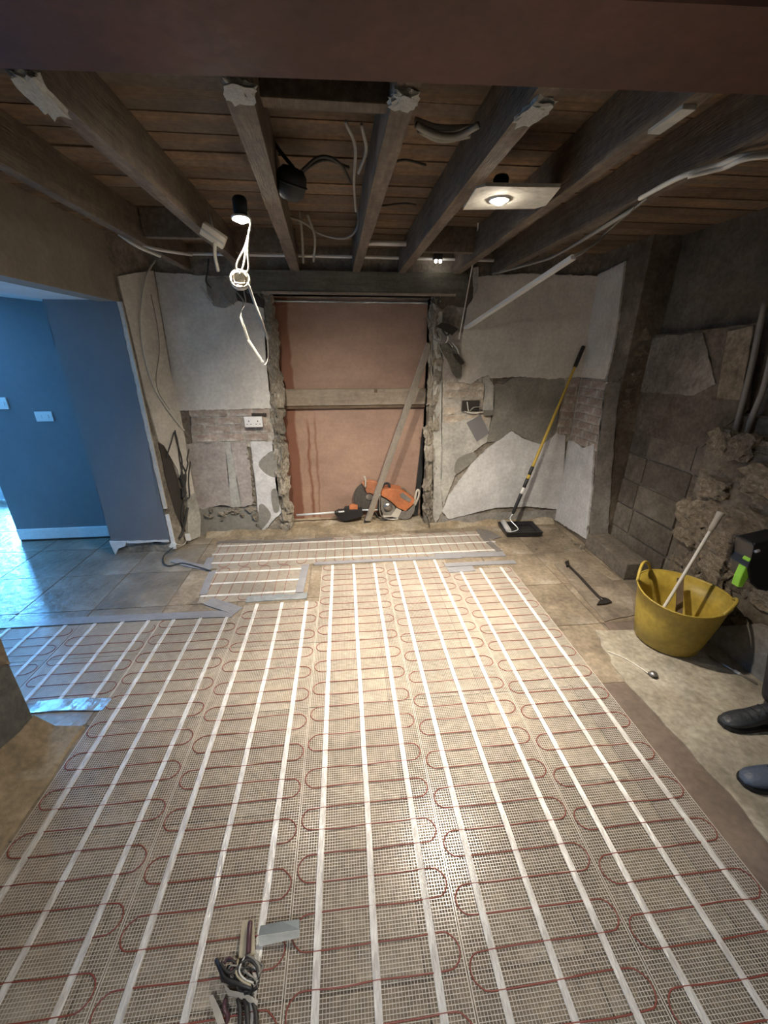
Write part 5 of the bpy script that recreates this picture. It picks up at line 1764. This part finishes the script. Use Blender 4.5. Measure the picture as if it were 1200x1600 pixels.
# body: one continuous surface (head, neck, trunk, arms, hands, legs)
names = list(J)
V = [J[k] for k in names]
ix = {k: i for i, k in enumerate(names)}
Ed = [(ix[a], ix[b]) for a, b in (('hip', 'belly'), ('belly', 'chest'), ('chest', 'neck'), ('neck', 'head0'), ('head0', 'head1'), ('head1', 'head2'), ('hip', 'lh'), ('lh', 'lk'), ('lk', 'la'), ('hip', 'rh'), ('rh', 'rk'), ('rk', 'ra'), ('chest', 'ls'), ('ls', 'le'), ('le', 'lw'), ('chest', 'rs'), ('rs', 're'), ('re', 'rw'))]
Rr = {'hip': (.12, .15), 'belly': (.11, .14), 'chest': (.12, .15), 'neck': .055, 'head0': .075, 'head1': .09, 'head2': .07, 'lh': .085, 'lk': .055, 'la': .042, 'rh': .085, 'rk': .055, 'ra': .042, 'ls': .055, 'le': .042, 'lw': .030, 'rs': .055, 're': .042, 'rw': .030}
Rl = [Rr[k] for k in names]
# hands with five fingers each, closed round the tool grip
for sfx, wv, dy in (('l', J['lw'], -1), ('r', J['rw'], 1)):
    palm = wv + Vector((-0.075, dy * 0.02, -0.015))
    V.append(palm)
    Rl.append((.036, .022))
    Ed.append((ix[sfx + 'w'], len(V) - 1))
    pi_ = len(V) - 1
    for f, (off, ln) in enumerate(((-0.030, 0.034), (-0.010, 0.038), (0.010, 0.036), (0.028, 0.030))):
        b = len(V)
        V += [palm + Vector((-0.040, dy * 0.008, -off)), palm + Vector((-0.040 - ln * 0.6, dy * 0.030, -off)), palm + Vector((-0.040 - ln * 0.2, dy * 0.055, -off))]
        Rl += [.0095, .009, .008]
        Ed += [(pi_, b), (b, b + 1), (b + 1, b + 2)]
    b = len(V)
    V += [palm + Vector((-0.005, dy * 0.030, 0.030)), palm + Vector((-0.035, dy * 0.050, 0.038))]
    Rl += [.011, .009]
    Ed += [(pi_, b), (b, b + 1)]
body = skin_obj('body', V, Ed, Rl, 'skin')
bm = B()
hd_ = J['head1'] + Vector((-0.085, 0, -0.005))
lathe(bm, [(0, -0.02), (0.013, -0.016), (0.009, 0.01), (0.0, 0.028)], 10, Matrix.Translation(hd_ + Vector((-0.004, 0, 0))))
mk('nose', bm, 'skin', body, smooth=True)
for s in (-1, 1):
    bm = B()
    bmesh.ops.create_uvsphere(bm, u_segments=10, v_segments=8, radius=0.011, matrix=Matrix.Translation(hd_ + Vector((0.006, s * 0.032, 0.028))))
    mk('eye', bm, 'white_plastic', body, smooth=True)
    bm = B()
    lathe(bm, [(0, -0.03), (0.012, -0.02), (0.016, 0.012), (0, 0.03)], 10, Matrix.Translation(J['head1'] + Vector((0.01, s * 0.088, -0.005))))
    mk('ear', bm, 'skin', body, smooth=True)
bm = B()
tube(bm, [hd_ + Vector((0.012, -0.02, -0.042)), hd_ + Vector((0.004, 0, -0.044)), hd_ + Vector((0.012, 0.02, -0.042))], 0.005, 6, 4)
mk('mouth', bm, 'purple_sleeve', body, smooth=True)
bm = B()
lathe(bm, [(0.098, -0.01), (0.102, 0.03), (0.09, 0.075), (0.05, 0.105), (0, 0.112)], 20, Matrix.Translation(J['head1'] + Vector((0.022, 0, 0.005))))
mk('hair', bm, 'hair', per, smooth=True)
# clothes
tv = [hipc + Vector((0, 0, 0.06)), hipc, J['lh'], J['lh'].lerp(J['lk'], 0.5) + Vector((-0.01, 0, 0)), J['lk'], J['lk'].lerp(J['la'], 0.5) + Vector((0.01, 0, 0)), J['la'] + Vector((0, 0, 0.0)), J['rh'], J['rh'].lerp(J['rk'], 0.5) + Vector((-0.01, 0, 0)), J['rk'], J['rk'].lerp(J['ra'], 0.5) + Vector((0.01, 0, 0)), J['ra']]
skin_obj('trousers', tv, [(0, 1), (1, 2), (2, 3), (3, 4), (4, 5), (5, 6), (1, 7), (7, 8), (8, 9), (9, 10), (10, 11)], [(.13, .16), (.135, .165), .10, .10, .080, .078, .070, .10, .10, .080, .078, .070], 'trousers', root=1)
jv = [J['belly'] + Vector((0.01, 0, -0.06)), J['belly'], J['chest'], J['neck'] + Vector((0, 0, -0.03)), J['ls'], J['le'], J['lw'] + Vector((0.03, 0.01, 0.01)), J['rs'], J['re'], J['rw'] + Vector((0.03, -0.01, 0.01))]
skin_obj('jacket', jv, [(0, 1), (1, 2), (2, 3), (2, 4), (4, 5), (5, 6), (2, 7), (7, 8), (8, 9)], [(.135, .17), (.13, .165), (.14, .17), .075, .075, .06, .045, .075, .06, .045], 'jacket', root=1)


def boot(heel, toe, m, label):
    d = (toe - heel)
    L_ = d.length
    ang = math.atan2(d.y, d.x)
    M = Matrix.Translation(heel) @ Matrix.Rotation(ang, 4, 'Z')
    bm = B()
    prev = None
    secs = [(0.0, .022, .10), (0.02, .034, .125), (0.08, .040, .13), (0.13, .041, .11), (0.17, .045, .085), (0.22, .048, .07), (0.26, .044, .060), (0.285, .034, .048), (0.30, .014, .034)]
    for sx, wv, h in secs:
        sx = sx / 0.30 * L_
        cur = []
        for k in range(12):
            a = 2 * math.pi * k / 12
            zz = 0.018 + (h - 0.018) * (0.5 + 0.5 * math.sin(a)) if True else 0
            yy_ = wv * math.copysign(abs(math.cos(a)) ** 0.7, math.cos(a)) * (1.0 if math.sin(a) < 0 else 0.5 + 0.5 * abs(math.cos(a)))
            cur.append(bm.verts.new(M @ Vector((sx, yy_, zz))))
        if prev:
            for k in range(12):
                bm.faces.new((prev[k], prev[(k + 1) % 12], cur[(k + 1) % 12], cur[k]))
        else:
            bm.faces.new(cur[::-1])
        prev = cur
    bm.faces.new(prev)
    bmesh.ops.recalc_face_normals(bm, faces=bm.faces)
    # ankle shaft
    lathe(bm, [(0.045, 0.08), (0.048, 0.13), (0.052, 0.19), (0.045, 0.19)], 14, M @ Matrix.Translation((0.06 / 0.3 * L_, 0, 0)))
    bo = mk('boot', bm, m, per, label=label, smooth=True)
    bm = B()
    out = []
    for sx, wv, h in secs:
        out.append(M @ Vector((sx / 0.30 * L_, wv + 0.004, 0.005)))
    out2 = []
    for sx, wv, h in secs[::-1]:
        out2.append(M @ Vector((sx / 0.30 * L_, -wv - 0.004, 0.005)))
    sheet(bm, out + out2, (0, 0, 0.018))
    mk('sole', bm, 'sole_rubber', bo)
    bm = B()
    for q in (0.13, 0.16, 0.19):
        h = {0.13: .112, 0.16: .094, 0.19: .080}[q]
        tube(bm, [M @ Vector((q / .3 * L_, -0.024, h - 0.006)), M @ Vector((q / .3 * L_, 0, h + 0.002)), M @ Vector((q / .3 * L_, 0.024, h - 0.006))], 0.003, 6, 4)
    mk('laces', bm, 'black_rubber', bo, smooth=True)


boot(Vector((2.09, 1.225, 0)), Vector((1.78, 1.24, 0)), 'boot_leather', 'black work boot further from the viewpoint')
boot(Vector((1.925, 0.945, 0)), Vector((1.615, 0.975, 0)), 'boot_blue', 'bluish black work boot nearer the viewpoint')

# tool in the hands
tl = empty('cordless_tool', (1.60, 1.2, 0.90), 'black and lime cordless tool held by the person', 'power tool')
p0, p1 = PY(1205, 862, 1.2), PY(1160, 905, 1.2)
bm = B()
prism(bm, [(1178, 850), (1230, 838), (1240, 880), (1200, 925), (1184, 922), (1172, 912), (1168, 886), (1176, 876)], 1.17, 0.075)
mk('body', bm, 'black_plastic', tl, bevel=0.008)
bm = B()
prism(bm, [(1170, 878), (1180, 866), (1184, 872), (1176, 884)], 1.175, 0.03)
mk('lime_trim', bm, 'lime', tl, bevel=0.004)
bm = B()
prism(bm, [(1153, 918), (1158, 903), (1166, 886), (1172, 890), (1170, 902), (1160, 918)], 1.175, 0.03)
mk('lime_trim', bm, 'lime', tl, bevel=0.004)
bm = B()
tube(bm, [PY(1180, 862, 1.165), PY(1186, 860, 1.165)], 0.006, 8, 0)
mk('button', bm, 'white_plastic', tl, smooth=True)
